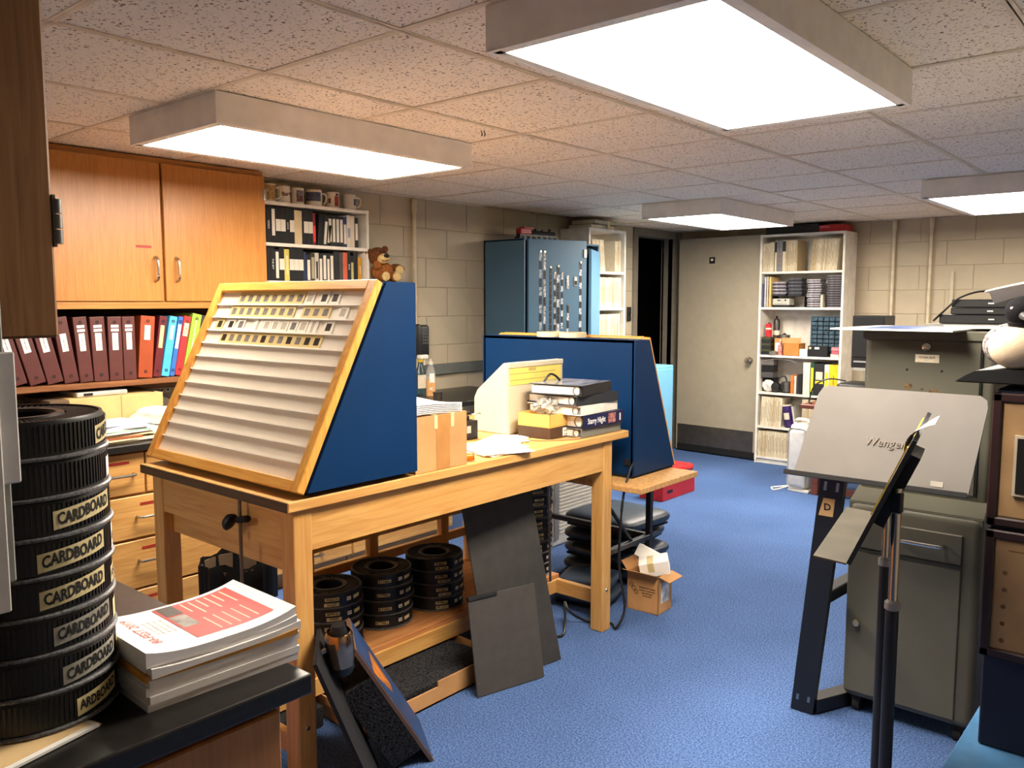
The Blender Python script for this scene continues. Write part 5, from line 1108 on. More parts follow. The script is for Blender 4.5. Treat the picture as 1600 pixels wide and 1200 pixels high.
# shelf 3
z = .9985
t = thing('cassette_stack', 'black stack of cassette boxes under the red spray can', 'cassettes', (BX+.03, fy, z))
for k in range(6): obj('cassette', MB().box(0, .085, 0, .12, .027*k, .027*k+.0255, .002), mat('cas_dark%d' % (k % 2), (40+26*(k % 2), 40+26*(k % 2), 44), .3), t)
def can(x, y, z, r, h, c, cap, lab):
    t = thing('spray_can', lab, 'spray can', (x, y, z)); obj('can', MB().lathe([(0, 0), (r, 0), (r, h*.86), (r*.7, h*.92), (r*.45, h*.93), (0, h*.93)], 20), mat('can_%d_%d_%d' % c, c, .3, var=.25, vs=40), t, smooth=True); obj('nozzle', MB().cyl((0, 0, h*.92), (0, 0, h), r*.32, r*.25, 12), cap, t, smooth=True); obj('band', MB().lathe([(r+.0006, h*.5), (r+.0006, h*.62)], 20), CREAM, t)
can(BX+.075, fy+.05, z+.163, .028, .13, (196, 44, 54), BLACK, 'red spray can on the cassette stack in the far bookcase')
can(BX+.098, fy+.17, z, .031, .35, (56, 44, 42), BLACK, 'tall dark spray can behind the red one in the far bookcase')
t = thing('cardboard_box', 'brown carton with white label on the tool shelf of the far bookcase', 'box', (BX+.132, fy+.05, z)); obj('carton', MB().box(0, .10, 0, .15, 0, .15, .002), KRAFT, t); obj('label_patch', MB().box(.01, .05, -.001, 0, .03, .11), PAPER, t)
t = thing('metal_reel', 'small dark metal reel on the carton in the far bookcase', 'reel', (BX+.20, fy+.11, z+.1505)); obj('disc', MB().lathe([(0, 0), (.05, 0), (.05, .03), (.02, .034), (0, .05)], 24), STEEL, t, smooth=True)
t = thing('cardboard_box', 'small open orange-brown carton on the tool shelf', 'box', (BX+.235, fy, z)); obj('carton', MB().box(0, .15, 0, .004, 0, .11).box(0, .15, .126, .13, 0, .11).box(0, .004, 0, .13, 0, .11).box(.146, .15, 0, .13, 0, .11).box(0, .15, 0, .13, 0, .004), mat('kraft_orange', (196, 126, 62), .8), t); obj('flap', MB().box(-.008, .158, 0, .05, 0, .003, 0, 1, T_((0, 0, .11)) @ RX(75)), KRAFT, t)
t = thing('glue_bottle', 'small white and red bottle in front of the brown carton', 'bottle', (BX+.20, fy+.022, z)); obj('bottle', MB().lathe([(0, 0), (.02, 0), (.021, .08), (.008, .1), (.007, .12), (0, .122)], 16), mat('bottle_pink', (214, 120, 116), .4, var=.4, vs=50), t, smooth=True); obj('cap', MB().cyl((0, 0, .12), (0, 0, .14), .007, n=10), CREAM, t)
t = thing('glass_jar', 'shallow clear jar at the front of the tool shelf', 'jar', (BX+.135, fy+.015, z)); obj('jar', MB().lathe([(0, 0), (.034, 0), (.036, .035), (.033, .035), (.031, .004), (0, .004)], 20), mat('glass_clear', (200, 196, 186), .1, trans=.8), t, smooth=True)
t = thing('small_box', 'plain white small box on the tool shelf beside the carton', 'box', (BX+.385, fy, z)); obj('carton', MB().box(0, .07, 0, .05, 0, .062, .002), PAPER, t)
# drawer organiser
t = thing('drawer_organizer', 'blue parts organizer with many small clear drawers', 'organizer', (BX+.455, fy+.06, z))
OB = mat('organizer_blue', (52, 82, 104), .5); ow, oh = .275, .35
obj('case', MB().box(0, ow, .004, .15, 0, .006).box(0, ow, .004, .15, oh-.006, oh).box(0, .012, 0, .15, 0, oh).box(ow-.012, ow, 0, .15, 0, oh).box(0, ow, .145, .15, 0, oh), OB, t)
DRW = mat('drawer_smoke', (70, 88, 100), .2, var=.3, vs=30)
for i in range(5):
    for j in range(9):
        dx = (ow-.024)/5; dz = (oh-.012)/9
        q = obj('drawer', MB().box(.012+dx*i+.003, .012+dx*(i+1)-.003, -.004, .13, .006+dz*j+.002, .006+dz*(j+1)-.004, .002), DRW, t); 
        obj('pull', MB().box(.012+dx*(i+.3), .012+dx*(i+.7), -.010, -.004, .006+dz*j+.008, .006+dz*j+.012), OB, q)
t = thing('black_box', 'black box with white label in front of the parts organizer', 'box', (BX+.46, fy, z)); obj('carton', MB().box(0, .17, 0, .05, 0, .095, .002), BLACK, t); obj('label_patch', MB().box(.06, .1, -.001, 0, .066, .084), PAPER, t); obj('sticker', MB().cyl((.02, 0, .075), (.02, -.001, .075), .011, n=12), MASK, t)
for k in range(3): tag(obj('small_box', MB((BX+.67, fy, z+.03*k)).box(BX+.665-.006*(k == 0), BX+.725, fy, fy+.05, z+.03*k, z+.03*k+.028, .001), mat('pink_box%d' % k, [(222, 206, 190), (214, 90, 104), (220, 130, 134)][k], .5, var=.2, vs=60)), '%s of three small boxes at the right of the tool shelf' % ('white bottom', 'red middle', 'pink top')[k], 'box')
# shelf 4
z = .6585
t = thing('device_stack', 'stack of dark battery boxes at the left of the fourth shelf', 'boxes', (BX+.028, fy, z))
for k, (h, c) in enumerate(((.14, (206, 202, 196)), (.05, (70, 70, 72)), (.06, (24, 24, 26)), (.06, (96, 92, 88)))): pass
for k, (z0, h, c) in enumerate(((.13, .05, (78, 76, 76)), (.182, .06, (26, 24, 24)), (.244, .05, (106, 100, 96)))): obj('carton', MB().box(0, .115, .02, .12, z0, z0+h, .002), mat('dv_%d_%d_%d' % c, c, .4), t)
obj('stand', MB().box(0, .115, .06, .15, 0, .128), BLACKM, t)
t = thing('plastic_bag', 'crumpled white plastic bag bundle on the fourth shelf', 'bag', (BX+.092, fy+.04, z+.014)); obj('bag', MB().grid(lambda u, v: (lambda c: (c[0]*.9, c[1]*.4, c[2]*1.4))(crum(u, v)), 22, 12), mat('bag_white', (214, 210, 206), .5), t, smooth=True)
t = thing('headphones', 'black headphones lying on the fourth shelf', 'headphones', (BX+.19, fy+.03, z)); obj('cup', MB().lathe([(0, .03), (.035, .028), (.045, .01), (.045, 0), (0, 0)], 20, T_((-.02, .0, .05)) @ RX(80)), BLACK, t, smooth=True); obj('cup', MB().lathe([(0, .03), (.035, .028), (.045, .01), (.045, 0), (0, 0)], 20, T_((.04, .04, .05)) @ RX(60)), BLACK, t, smooth=True); obj('band', MB().tube([(-.03, .05, .06), (-.02, .07, .13), (.03, .08, .14), (.06, .06, .06)], .008, 8), BLACK, t, smooth=True); obj('base', MB().box(-.05, .11, 0, .09, 0, .012, .003), BLACK, t)
for k in range(3): tag(obj('round_tin', MB((BX+.27, fy+.05, z+.013+.03*k)).lathe([(0, 0), (.045, 0), (.045, .027), (.043, .029), (0, .029)], 24, T_((BX+.265, fy+.05, z+.013+.03*k))), STEEL), 'round metal tin, %s of the three stacked on the fourth shelf' % ('lowest', 'middle', 'top')[k], 'tin')
cp = [(BX+.06+.29*i/40, fy+.012+.006*math.cos(i*1.57), z+.285+.02*math.sin(math.pi*i/40)+.004*math.sin(i*1.57)) for i in range(41)]
tag(obj('coiled_cord', MB((BX+.2, fy, z+.28)).tube(cp, .0025, 6, 2), mat('cord_grey', (160, 154, 148), .5)), 'coiled grey cord stretched along the top of the fourth shelf', 'cord')
for (xx, wd, h, c, lab, sp) in [(.315, .025, .165, (220, 120, 50), 'orange book on the fourth shelf of the far bookcase', None), (.345, .022, .16, (206, 196, 180), 'white printed book beside the orange book', None), (.37, .022, .175, (44, 42, 50), 'dark book right of the white printed book', None), (.394, .022, .175, (30, 30, 36), 'black book touching the white binder', None), (.425, .062, .285, (226, 216, 196), 'wide white binder on the fourth shelf of the far bookcase', None), (.49, .032, .285, (30, 72, 52), 'dark green binder with yellow label', ((226, 208, 40), .1, .85)), (.525, .085, .28, (34, 34, 36), 'wide black binder with white and yellow labels', ((222, 206, 180), .5, .75)), (.613, .038, .275, (230, 224, 206), 'slim white binder with yellow stripe', ((226, 208, 40), .05, .75)), (.653, .078, .275, (232, 196, 28), 'bright yellow book at the right of the fourth shelf', None)]:
    q = book_y(BX+xx, wd, z, h, c, lab, sp=sp)
    if xx == .525: obj('spine_label', MB().box(.008, .078, -.0008, 0, .105, .13), MATS['bl_226_208_40'], q)
    if xx == .653: obj('lettering', MB().mesh(text('HANDBOOK', .02), T_((.039, -.0006, .13)) @ FY @ RZ(-90)), INK, q)
# shelf 5
z = .3455
jrow('y', (fy, z), BX+.04, 12, .0155, .27, 2, 'cream journal of the left group, far bookcase fifth shelf', 'journals on the fifth shelf left')
q = thing('coffee_tin', 'purple and yellow tin leaning on the fifth shelf', 'tin', (BX+.30, fy+.045, z+.0075), (0, R(-9), 0)); obj('can', MB().cyl((0, 0, 0.004), (0, 0, .19), .042, n=24), mat('tin_purple', (62, 40, 96), .35, var=.3, vs=20), q, smooth=True); obj('label_patch', MB().grid(lambda u, v: (.0428*math.cos(R(-125+70*u)), .0428*math.sin(R(-125+70*u)), .07+.06*v), 8, 2), CREAM, q); obj('lid', MB().cyl((0, 0, .19), (0, 0, .2), .044, n=24), CREAM, q, smooth=True)
q = book_y(BX+.362, .016, z, .2, (214, 210, 200), 'thin white book leaning beside the purple tin'); q.rotation_euler = (0, R(-10), 0); q.location.z += .001
jrow('y', (fy, z), BX+.425, 20, .0155, .272, 0, 'cream journal of the right group, far bookcase fifth shelf', 'journals on the fifth shelf right')
# shelf 6
jrow('y', (fy, .0655), BX+.024, 45, .0155, .235, 0, 'cream journal on the bottom shelf of the far bookcase', 'journals on the bottom shelf')
# on top
t = thing('rack_unit', 'black rack audio unit lying on top of the far bookcase', 'audio unit', (BX+.02, BY+.06, 2.0755)); obj('body', MB().box(0, .48, 0, .2, 0, .08, .002), BLACK, t)
for k in range(10): obj('knob', MB().cyl((.1+.032*k, 0, .06), (.1+.032*k, -.008, .06), .007, n=8), BLACKM, t)
t = thing('red_box', 'flat dark red box on top of the far bookcase', 'box', (BX+.51, BY+.04, 2.0755)); obj('carton', MB().box(0, .22, 0, .2, 0, .06, .002), RED, t); obj('print', MB().box(.01, .09, -.001, 0, .035, .05), mat('print_pink', (200, 90, 96), .6), t)
# ================= AIR PURIFIER, DESK, PRINTER, SPEAKER =================
t = thing('air_purifier', 'upright white and silver air purifier on a wire stand', 'air purifier', (-2.46, 6.31, 0), (0, 0, R(-6)))
obj('front_shell', MB().box(-.075, .075, -.04, .0, .03, .5, .035, 4), mat('purifier_silver', (206, 204, 200), .4), t, smooth=True)
obj('body', MB().box(-.078, .078, -.01, .16, .025, .53, .03, 4), WHITE, t, smooth=True)
for k in range(26): obj('vent_rib', MB().box(.076, .081, .02, .15, .07+.0155*k, .077+.0155*k), WHITE, t)
obj('handle', MB().tube([(-.05, .05, .52), (-.045, .05, .56), (.045, .05, .56), (.05, .05, .52)], .012, 8), WHITE, t, smooth=True); obj('wire_foot', MB().tube([(-.07, -.02, .035), (-.14, -.1, .006), (-.2, -.04, .006), (-.19, .0, .006), (-.07, .06, .03)], .006, 8, 3), WHITE, t); obj('foot', MB().box(-.07, .1, -.03, .16, 0, .026, .006), WHITE, t)
RW_ = wood('redwood', (116, 62, 44), (84, 40, 28), 'x', .4)
o = (-1.85, 6.3, 0)
t = thing('desk', 'reddish brown wooden desk against the far wall, behind the music stand', 'desk', o)
obj('top', MB(o).box(-2.36, -.9, 6.05, 6.85, .69, .72, .003), RW_, t)
for (lx, ly) in ((-2.34, 6.3), (-2.34, 6.80), (-.94, 6.08), (-.94, 6.80)): obj('leg', MB(o).box(lx, lx+.05, ly-.03, ly+.02, 0, .69, .003), RW_, t)
obj('footrail', MB(o).box(-2.29, -.94, 6.3, 6.33, .02, .07, .002), RW_, t); obj('modesty_panel', MB(o).box(-2.3, -.94, 6.6, 6.61, .08, .69), BLACKM, t)
t = thing('printer', 'black and grey printer with paper tray on the desk', 'printer', (-2.06, 6.32, .72))
obj('base', MB().box(-.14, .2, -.16, .18, 0, .02, .003), mat('printer_white', (196, 194, 190), .5), t); obj('body', MB().box(-.1, .2, -.12, .18, .05, .16, .03, 3), BLACK, t, smooth=True); obj('paper_tray', MB().box(-.13, .2, -.17, .0, .075, .082), PAPER, t); obj('column', MB().box(-.12, .2, -.1, .18, .02, .05), mat('printer_grey', (120, 120, 120), .4), t)
tag(obj('cable', MB((-2.2, 6.2, .75)).tube([(-2.08, 6.19, .9), (-2.2, 6.17, .91), (-2.3, 6.16, .85), (-2.33, 6.15, .735), (-2.30, 6.12, .726)], .006, 6, 6), BLACK), 'black cable curving in front of the yellow book beside the printer', 'cable')
t = thing('speaker_shelf', 'small grey stand holding the speaker above the printer', 'stand', (-1.92, 6.45, .72)); obj('board', MB().box(-.16, .2, -.12, .14, .25, .27), mat('grey_board', (150, 148, 140), .5), t); obj('support', MB().box(.15, .2, -.1, .12, 0, .25), MATS['grey_board'], t); obj('support', MB().box(-.16, -.13, .1, .14, 0, .25), MATS['grey_board'], t)
t = thing('speaker', 'tall black loudspeaker beside the white bookcase', 'speaker', (-1.99, 6.44, .99)); obj('cabinet', MB().box(-.11, .12, -.1, .14, 0, .385, .004), BLACK, t); obj('grille', MB().box(-.1, .11, -.106, -.1, .08, .375, .002), BLACKM, t); obj('badge', MB().box(-.09, .0, -.1065, -.1055, .04, .052), mat('badge_silver', (150, 150, 150), .4), t)
# ================= GREY STEEL CABINET =================
GS = mat('steel_grey_green', (86, 84, 72), .5, var=.05, vs=6)
o = (-.77, 3.2, 0)
t = thing('steel_cabinet', 'two tier grey-green steel cabinet on casters behind the music stands', 'cabinet', o)
lo = obj('lower_body', MB(o).box(-.975, -.55, 2.975, 3.42, .06, .775, .028, 4), GS, t, smooth=True)
M_ = Matrix(((0, 0, 1, -.975-o[0]), (1, 0, 0, -o[1]), (0, 1, 0, 0), (0, 0, 0, 1)))
obj('sloped_top', MB().prism([(2.985, .745), (2.985, .775), (3.08, .815), (3.42, .815), (3.42, .745)], .425, M_, .003), GS, t)
obj('upper_body', MB(o).box(-.97, -.558, 3.07, 3.42, .80, 1.375, .016, 3), GS, t, smooth=True)
obj('upper_panel', MB(o).box(-.95, -.60, 3.064, 3.07, .83, 1.345, .002), GS, t)
obj('top_lip', MB(o).box(-.975, -.553, 3.055, 3.42, 1.345, 1.378, .004), GS, t)
obj('seam', MB(o).box(-.597, -.594, 3.0625, 3.07, .83, 1.345), BLACKM, t)
dr = obj('drawer', MB(o).box(-.935, -.605, 2.967, 2.98, .615, .715, .003), GS, t)
obj('handle', MB(o).tube([(-.80, 2.967, .672), (-.80, 2.942, .672), (-.76, 2.938, .672), (-.70, 2.938, .672), (-.66, 2.942, .672), (-.66, 2.967, .672)], .006, 8, 3), CHROME, dr, 'chrome drawer pull', True)
dd = obj('door', MB(o).box(-.965, -.605, 2.967, 2.98, .085, .600, .003), GS, t)
obj('knob', MB(o).lathe([(0, .022), (.011, .02), (.012, .012), (.006, .008), (.006, 0), (0, 0)], 16, T_((-.925, 2.967, .345)) @ RX(90)), mat('knob_brass', (190, 176, 140), .3, .8), dd, smooth=True)
obj('seam', MB(o).box(-.965, -.605, 2.9655, 2.967, .603, .611), mat('seam_dark', (40, 40, 36), .7), t)
obj('lock', MB(o).lathe([(0, .01), (.006, .01), (.014, .006), (.016, 0), (0, 0)], 20, T_((-.765, 3.064, 1.322)) @ RX(90)), CHROME, t, smooth=True)
nl = obj('name_label', MB(o).box(-.80, -.725, 3.0625, 3.064, 1.27, 1.297), CREAM, t); obj('lettering', MB(o).mesh(text('Green Jack', .0115), T_((-.7625, 3.0618, 1.288)) @ FY), INK, nl)
for xx in (-.825, -.715): obj('screw_hole', MB(o).cyl((xx, 3.062, 1.243), (xx, 3.064, 1.243), .004, n=10), BLACKM, t)
for (xx, zz, r_) in ((-.82, 1.185, .016), (-.735, 1.17, .018), (-.775, 1.178, .006)): obj('rust_spot', MB(o).lathe([(0, 0), (r_, 0), (r_*.8, .0006), (0, .0006)], 10, T_((xx, 3.064, zz)) @ RX(90) @ SC(1, .7, 1)), mat('rust', (92, 72, 46), .8, var=.4, vs=120), t)
for (xx, yy) in ((-.93, 3.02), (-.6, 3.02), (-.93, 3.38), (-.6, 3.38)): obj('caster', MB(o).cyl((xx-.012, yy, .024), (xx+.012, yy, .024), .024, n=16).box(xx-.016, xx+.016, yy-.016, yy+.016, .04, .065), BLACKM, t)
# poster boards on top
t = thing('poster_board', 'white poster board with blue picture lying on the grey cabinet', 'poster', (-.8, 3.2, 1.379), (0, 0, R(-3)))
obj('board', MB().box(-.235, .16, -.275, .2, 0, .006, .001), PAPER, t); obj('print', MB().box(-.16, .07, -.25, .18, .006, .0066), mat('print_blue', (96, 120, 178), .35, var=.4, vs=6), t)
t = thing('poster_board', 'second white board overlapping the poster on the grey cabinet', 'poster', (-.62, 3.27, 1.3865), (0, 0, R(14))); obj('board', MB().box(-.14, .12, -.15, .15, 0, .004), PAPER, t)
def player(x0, x1, y0, y1, z0, z1, lab):
    o = ((x0+x1)/2, (y0+y1)/2, z0); t = thing('disc_player', lab, 'player', o, group='players on the grey cabinet'); obj('body', MB(o).box(x0, x1, y0, y1, z0, z1, .003), BLACK, t); obj('badge', MB(o).box((x0+x1)/2-.008, (x0+x1)/2+.012, y0-.001, y0, (z0+z1)/2-.002, (z0+z1)/2+.003), INKW, t)
ZQ = 1.391
player(-.86, -.50, 3.60, 3.80, ZQ, ZQ+.035, 'wide black player, lowest of the stack on the grey cabinet')
player(-.82, -.55, 3.60, 3.78, ZQ+.036, ZQ+.062, 'black player in the middle of the stack on the grey cabinet')
player(-.82, -.55, 3.61, 3.78, ZQ+.063, ZQ+.094, 'black player on top of the stack on the grey cabinet')
t = thing('remote_control', 'black remote lying on the stacked players', 'remote', (-.6, 3.68, ZQ+.0945)); obj('body', MB().box(-.05, .05, -.02, .02, 0, .014, .004), BLACK, t)
t = thing('shelf_stand', 'plain grey stand behind the cabinet carrying the players', 'stand', (-.68, 3.69, 0)); obj('top', MB().box(-.22, .22, -.14, .14, ZQ-.02, ZQ-.001), MATS['grey_board'], t); obj('leg', MB().box(-.2, -.17, -.12, .12, 0, ZQ-.02), MATS['grey_board'], t); obj('leg', MB().box(.17, .2, -.12, .12, 0, ZQ-.02), MATS['grey_board'], t)
tag(obj('cable', MB((-.8, 3.6, ZQ)).tube([(-.88, 3.6, ZQ+.01), (-.84, 3.59, ZQ+.05), (-.79, 3.6, ZQ+.1), (-.72, 3.62, ZQ+.125), (-.66, 3.66, ZQ+.115), (-.64, 3.68, ZQ+.1)], .004, 6, 6), BLACK), 'thin black cable arching over the stacked players', 'cable')
# ================= MUSIC STANDS =================
DSK = mat('stand_desk_grey', (108, 104, 100), .5, var=.05, vs=5)
t = thing('music_stand', 'wide grey music stand desk on a black conductor frame', 'music stand', (-.78, 2.78, 0))
o = Vector((-.78, 2.78, 0))
dt = 14.0
MD = T_((0, -.06, .905)) @ RX(-dt)
pl = [(-.285, 0), (.245, 0), (.262, .29), (.245, .305), (-.215, .305), (-.238, .29)]
import bisect
def rpoly(): return [(-.292, 0), (.235, 0), (.262, .262), (.258, .285), (.24, .298), (-.205, .300), (-.228, .294), (-.242, .27)]
dk = obj('desk_plate', MB().prism(rpoly(), .008, MD @ RX(90)), DSK, t)
obj('lip', MB().box(-.31, .24, -.045, .0, -.012, -.004, .003, 1, MD).box(-.31, .24, -.05, -.045, -.012, .004, .001, 1, MD), BLACK, t)
obj('lettering', MB().mesh(text('Wenger', .037, .0022, 'CENTER', .0002), MD @ T_((-.012, -.0092, .128)) @ FY @ Matrix(((1, .2, 0, 0), (0, 1, 0, 0), (0, 0, 1, 0), (0, 0, 0, 1)))), mat('emboss_grey', (122, 114, 106), .4), dk)
obj('tape_bit', MB().box(.13, .165, -.0095, -.008, .012, .028, 0, 1, MD), mat('tape_bit', (150, 144, 134), .5), dk)
# black slanted frame
def bar(a, b, w_, th, m, nm, label=None): 
    a = Vector(a)-o; b = Vector(b)-o; d = b-a; q = d.to_track_quat('Z', 'Y').to_matrix().to_4x4()
    return obj(nm, MB().box(-w_/2, w_/2, -th/2, th/2, 0, d.length, .003, 1, T_(a) @ q), m, t, label)
UP = [Vector((-1.115, 2.865, .002))-o, Vector((-1.035, 2.865, .002))-o, Vector((-.912, 2.742, .90))-o, Vector((-.992, 2.742, .90))-o]
un = (UP[1]-UP[0]).cross(UP[3]-UP[0]).normalized()
if un.y > 0: un = -un
def onup(u0, u1, t0, t1, d):
    f = lambda u, t_: (UP[0]*(1-u)+UP[1]*u)*(1-t_)+(UP[3]*(1-u)+UP[2]*u)*t_+un*d
    return [f(u0, t0), f(u1, t0), f(u1, t1), f(u0, t1)]
up = obj('upright', slab(UP, -.03, un), BLACK, t)
q_ = onup(.12, .72, .845, .915, 0); q_[3] = q_[3]*.8+q_[2]*.2
tp = obj('tape_label', slab(q_, .001, un), mat('tape_tan', (196, 156, 104), .75), t, 'tan tape tag marked D')
cD = sum(onup(.3, .6, .86, .90, .0012), Vector())/4
obj('lettering', MB().mesh(text('D', .034, .0004, 'CENTER', .0008), T_(cD) @ RX(-math.degrees(math.asin(-un.z))*-1) @ FY), INK, tp)
for uu in (.25, .75): obj('slot', slab(onup(uu-.06, uu+.06, .945, .98, 0), .0015, un), STEEL, up)
for uu in (.25, .75): obj('slot', slab(onup(uu-.06, uu+.06, .05, .075, 0), .0015, un), STEEL, up)
bar((-1.05, 2.89, .03), (-.86, 3.30, .03), .06, .05, BLACK, 'foot_bar'); bar((-.86, 3.30, .03), (-.5, 3.30, .03), .05, .05, BLACK, 'foot_bar')
bar((-1.045, 2.85, .42), (-1.015, 3.25, .42), .05, .045, BLACK, 'middle_bar'); bar((-.945, 2.80, .955), (-.62, 2.80, .955), .05, .03, BLACK, 'desk_mount')
# near stands
STB = mat('stand_black', (34, 34, 36), .45, var=.06)
o = Vector((-.56, 2.05, 0))
t = thing('music_stand', 'black music stand seen edge-on in front, holding a yellow booklet', 'music stand', o)
def pole(t, x, y, zt_, zc, r=.015):
    obj('pole', MB().cyl((x, y, .12), (x, y, zc), r, n=20), STB, t, smooth=True); obj('collar', MB().lathe([(r, zc-.01), (r+.003, zc-.008), (r+.003, zc+.008), (r*.7, zc+.014)], 20, T_((x, y, 0))), mat('collar_grey', (150, 148, 144), .4), t, smooth=True); obj('inner_pole', MB().cyl((x, y, zc), (x, y, zt_), r*.72, n=20), CHROME, t, smooth=True)
    obj('base_hub', MB().cyl((x, y, .07), (x, y, .13), r*1.3, n=20), STB, t, smooth=True)
    for k in range(3): obj('leg', MB().tube([(x, y, .10), (x+.1*math.cos(R(200+120*k)), y+.1*math.sin(R(200+120*k)), .07), (x+.26*math.cos(R(200+120*k)), y+.26*math.sin(R(200+120*k)), .012)], .013, 8, 3), STB, t, smooth=True)
pole(t, 0, 0, 1.04, .755)
# desk plate nearly edge on: spans along view direction
A = Vector((-.60, 1.90, .892)); 
def V3(*a): return Vector(a)-o
lipn = [V3(-.672, 1.90, .895), V3(-.612, 1.90, .884), V3(-.575, 2.02, .945), V3(-.645, 2.06, .955)]
p0, p1 = V3(-.619, 1.89, .885), V3(-.497, 1.913, 1.178)     # near edge bottom, top
p3, p2 = V3(-.72, 2.413, .885), V3(-.598, 2.436, 1.178)     # far edge bottom, top
nrm = (p1-p0).cross(p3-p0).normalized()
if nrm.x > 0: nrm = -nrm
obj('desk_plate', slab([p0, p1, p2, p3], -.010, nrm), STB, t)
ld_ = Vector((-.09, .012, .0)).normalized()*.08
obj('lip', slab([p0, p3, p3+ld_, p0+ld_], .004, (0, 0, -1)), mat('lip_worn', (80, 76, 66), .35, .4, var=.1), t)
obj('desk_bracket', MB().box(-.012, .012, -.012, .012, .98, 1.03, .003), STB, t)
rb = (p0*.55+p1*.45); obj('back_brace', slab([p0*.8+p1*.2+(p3-p0)*.35, p0*.2+p1*.8+(p3-p0)*.35, p0*.2+p1*.8+(p3-p0)*.65, p0*.8+p1*.2+(p3-p0)*.65], -.035, nrm), STB, t)
q = thing('booklet', 'yellow booklet with curled white page on the near music stand', 'booklet', o)
YB = mat('booklet_yellow', (222, 186, 60), .6)
e1 = p0*.35+p1*.65; obj('cover', slab([p0*.6+p1*.4+nrm*.001, p0*.06+p1*.94+nrm*.001, p2*.94+p3*.06+nrm*.001, p3*.6+p2*.4+nrm*.001], .003, nrm), YB, q)
ax = (p1-p0).normalized(); tpz = p0*.02+p1*.98
obj('page', MB().grid(lambda u, v: tpz+ax*(-.03+.085*v)+(p3-p0)*(.03+.3*u)+nrm*(.005+.012*math.sin(3*v)*(1-u)-.03*v*v), 6, 8, .001), PAPER, q)
# second near stand (pole behind)
o2 = Vector((-.635, 2.24, 0))
t = thing('music_stand', 'slim second music stand pole just behind the near stand', 'music stand', o2)
pole(t, 0, 0, .96, .80, .0135)
obj('cap', MB().cyl((0, 0, .955), (0, 0, .97), .014, n=16), STB, t, smooth=True)
# ================= RIGHT EDGE: navy cabinet, framed boards, loon =================
NV = mat('navy_paint', (22, 32, 56), .6, var=.05)
o = (-.15, 2.6, 0)
t = thing('display_cabinet', 'dark navy cabinet at the right edge with two framed parchment boards', 'cabinet', o)
obj('body', MB(o).box(-.432, .25, 2.42, 2.86, .301, 1.255, .004), NV, t)
FRM = mat('frame_maroon', (44, 26, 26), .4)
def board(z0, z1, nm):
    x0, x1 = -.44, .22; y = 2.405
    f = obj('frame', MB(o).box(x0, x0+.024, y, y+.02, z0, z1, .004).box(x1-.024, x1, y, y+.02, z0, z1, .004).box(x0, x1, y, y+.02, z0, z0+.024, .004).box(x0, x1, y, y+.02, z1-.024, z1, .004), FRM, t, 'dark red-brown frame')
    b_ = obj('parchment', MB(o).box(x0+.018, x1-.018, y+.006, y+.014, z0+.018, z1-.018, .01, 2), mat('parchment', (152, 120, 82), .6, var=.12, vs=6), f, 'aged tan parchment panel'); return b_
b1 = board(.90, 1.245, 'a'); b2 = board(.55, .89, 'b')
obj('photo', MB(o).box(-.385, -.2, 2.402, 2.410, .985, 1.14, 0, 1, T_((-.0, 0, 0))), mat('photo_frame', (176, 164, 144), .5), b1); obj('photo_print', MB(o).box(-.378, -.207, 2.4, 2.402, .992, 1.133), mat('photo_black', (24, 22, 20), .4), b1)
for k in range(5): obj('stain', MB(o).cyl((-.39, 2.4105, .60+.045*k), (-.39, 2.411, .60+.045*k), .006, n=8), mat('stain_brown', (104, 74, 46), .8), b2)
obj('lettering', MB(o).mesh(text('Dear friends', .012), T_((-.37-o[0], 2.4103-o[1]*0, .84)) @ FY) if False else MB(o).box(-.385, -.35, 2.4105, 2.411, .838, .841), MATS['stain_brown'], b2)
t = thing('plinth_box', 'low box with light blue top and brown side under the navy cabinet', 'box', (-.2, 2.5, 0))
o = (-.2, 2.5, 0); obj('top', MB(o).box(-.475, .3, 2.19, 2.9, .275, .30, .002), mat('plinth_blue', (88, 146, 200), .5), t); obj('side', MB(o).box(-.47, .3, 2.195, 2.9, 0, .275), wood('plinth_wood', (128, 78, 46), (96, 54, 30), 'x'), t)
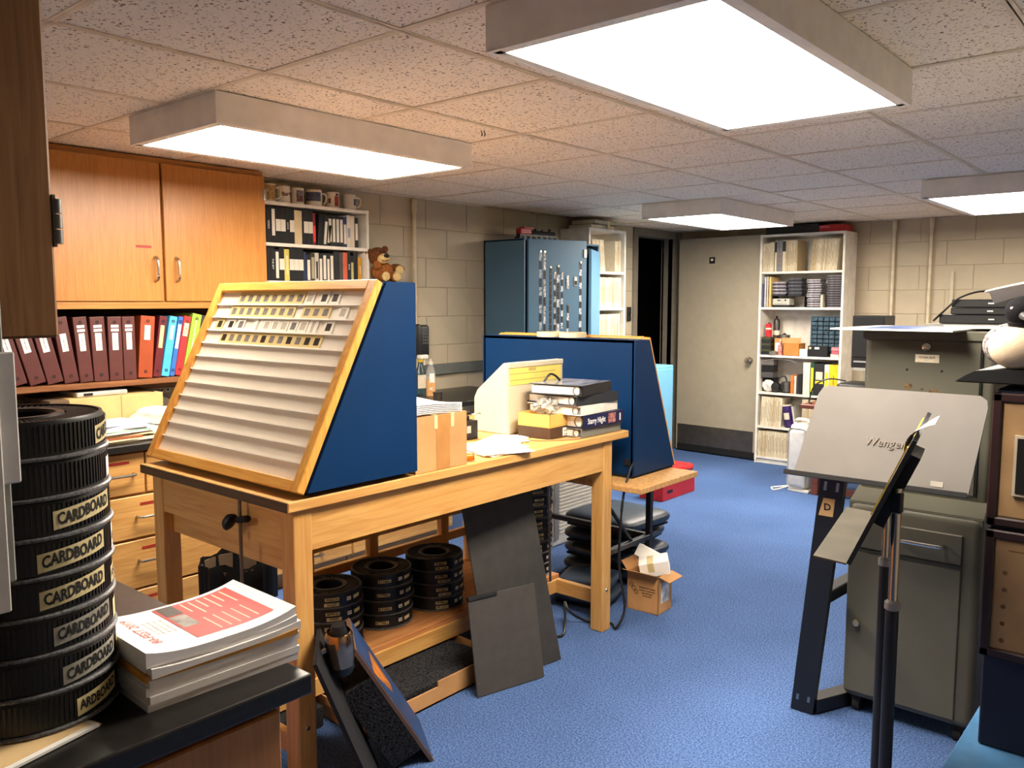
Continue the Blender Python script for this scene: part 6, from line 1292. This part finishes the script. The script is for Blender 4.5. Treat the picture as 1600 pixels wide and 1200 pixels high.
# black tray and loon on the cabinet
t = thing('tray', 'black curved music desk lying flat on the navy cabinet under the loon', 'tray', (-.285, 2.46, 1.2555)); 
def trf(u, v): 
    return (-.265+.5*u, -.02+.2*v, .046+.018*math.cos(u*2.2)+(.03*(1-min(1, u*6))*-1))
obj('support', MB().box(-.12, .2, .0, .16, 0, .012), BLACKM, t)
M_ = Matrix(((1, 0, 0, 0), (0, 0, -1, .2), (0, 1, 0, 0), (0, 0, 0, 1)))
obj('plate', MB().prism([(-.245, .012), (-.22, .03), (-.195, .044), (-.13, .05), (.3, .048), (.3, .012)], .26, M_, .003), BLACK, t)
WB = mat('plush_white', (208, 188, 160), .9, var=.04, bump=.3, bs=120, spec=.1); KB = mat('plush_black', (20, 20, 24), .9, var=.2, bump=.4, bs=120, spec=.2); CB = mat('plush_check', (120, 112, 112), .9, var=.8, vs=60, spec=.1)
t = thing('stuffed_loon', 'stuffed toy loon with black head and white breast at the right edge', 'stuffed toy', (-.395, 2.45, 1.306), (0, 0, R(0))); t.scale = (.70, .70, .68)
obj('breast', MB().ball((0, -.02, .08), (.095, .09, .082), n=24), WB, t, smooth=True)
obj('back', MB().ball((-.03, .06, .085), (.1, .1, .085), n=24), CB, t, smooth=True)
obj('neck', MB().lathe([(.05, -.02), (.047, .0), (.044, .03), (.045, .05)], 24, T_((.01, -.01, .155))), KB, t, smooth=True)
hd = obj('head', MB().ball((.01, -.015, .215), (.06, .066, .056), n=24), KB, t, smooth=True)
obj('collar', MB().lathe([(.047, 0), (.05, .006), (.047, .014)], 24, T_((.01, -.01, .163))), KB, t, smooth=True)
obj('eye', MB().ball((-.018, -.07, .226), .006, n=10), mat('eye_gloss', (200, 196, 190), .15), hd, smooth=True); obj('beak', MB().cyl((.02, -.07, .2), (.06, -.16, .178), .017, .002, 10), mat('beak_grey', (70, 70, 72), .4), hd, smooth=True)
t = thing('propped_frame', 'thin wooden framed panel propped behind the loon on the tray', 'frame', (-.42, 2.60, 1.3065)); obj('frame', MB().box(-.09, .05, 0, .012, 0, .012, .001, 1, RY(-38)), mat('frame_pale', (190, 160, 120), .5), t); obj('glass', MB().box(-.08, .05, .001, .01, .012, .02, 0, 1, RY(-38)), PAPER, t)
t = thing('paper_roll', 'loose white papers lying over a cream roll above the loon', 'papers', (-.37, 2.70, 1.2555))
obj('stand', MB().cyl((.02, 0, 0), (.02, 0, .19), .03, n=20), mat('cream_card', (214, 196, 168), .7), t, smooth=True)
obj('roll', MB().lathe([(.028, -.1), (.034, -.1), (.034, .1), (.028, .1)], 24, T_((.02, 0, .222)) @ RX(80), True), MATS['cream_card'], t, smooth=True)
obj('sheet', MB().grid(lambda u, v: (-.14+.3*u, -.1+.2*v, .248+.03*math.sin(2.6*u)-.03*(1-u)*v+.01*math.sin(7*v)), 10, 8, .0015), PAPER, t)
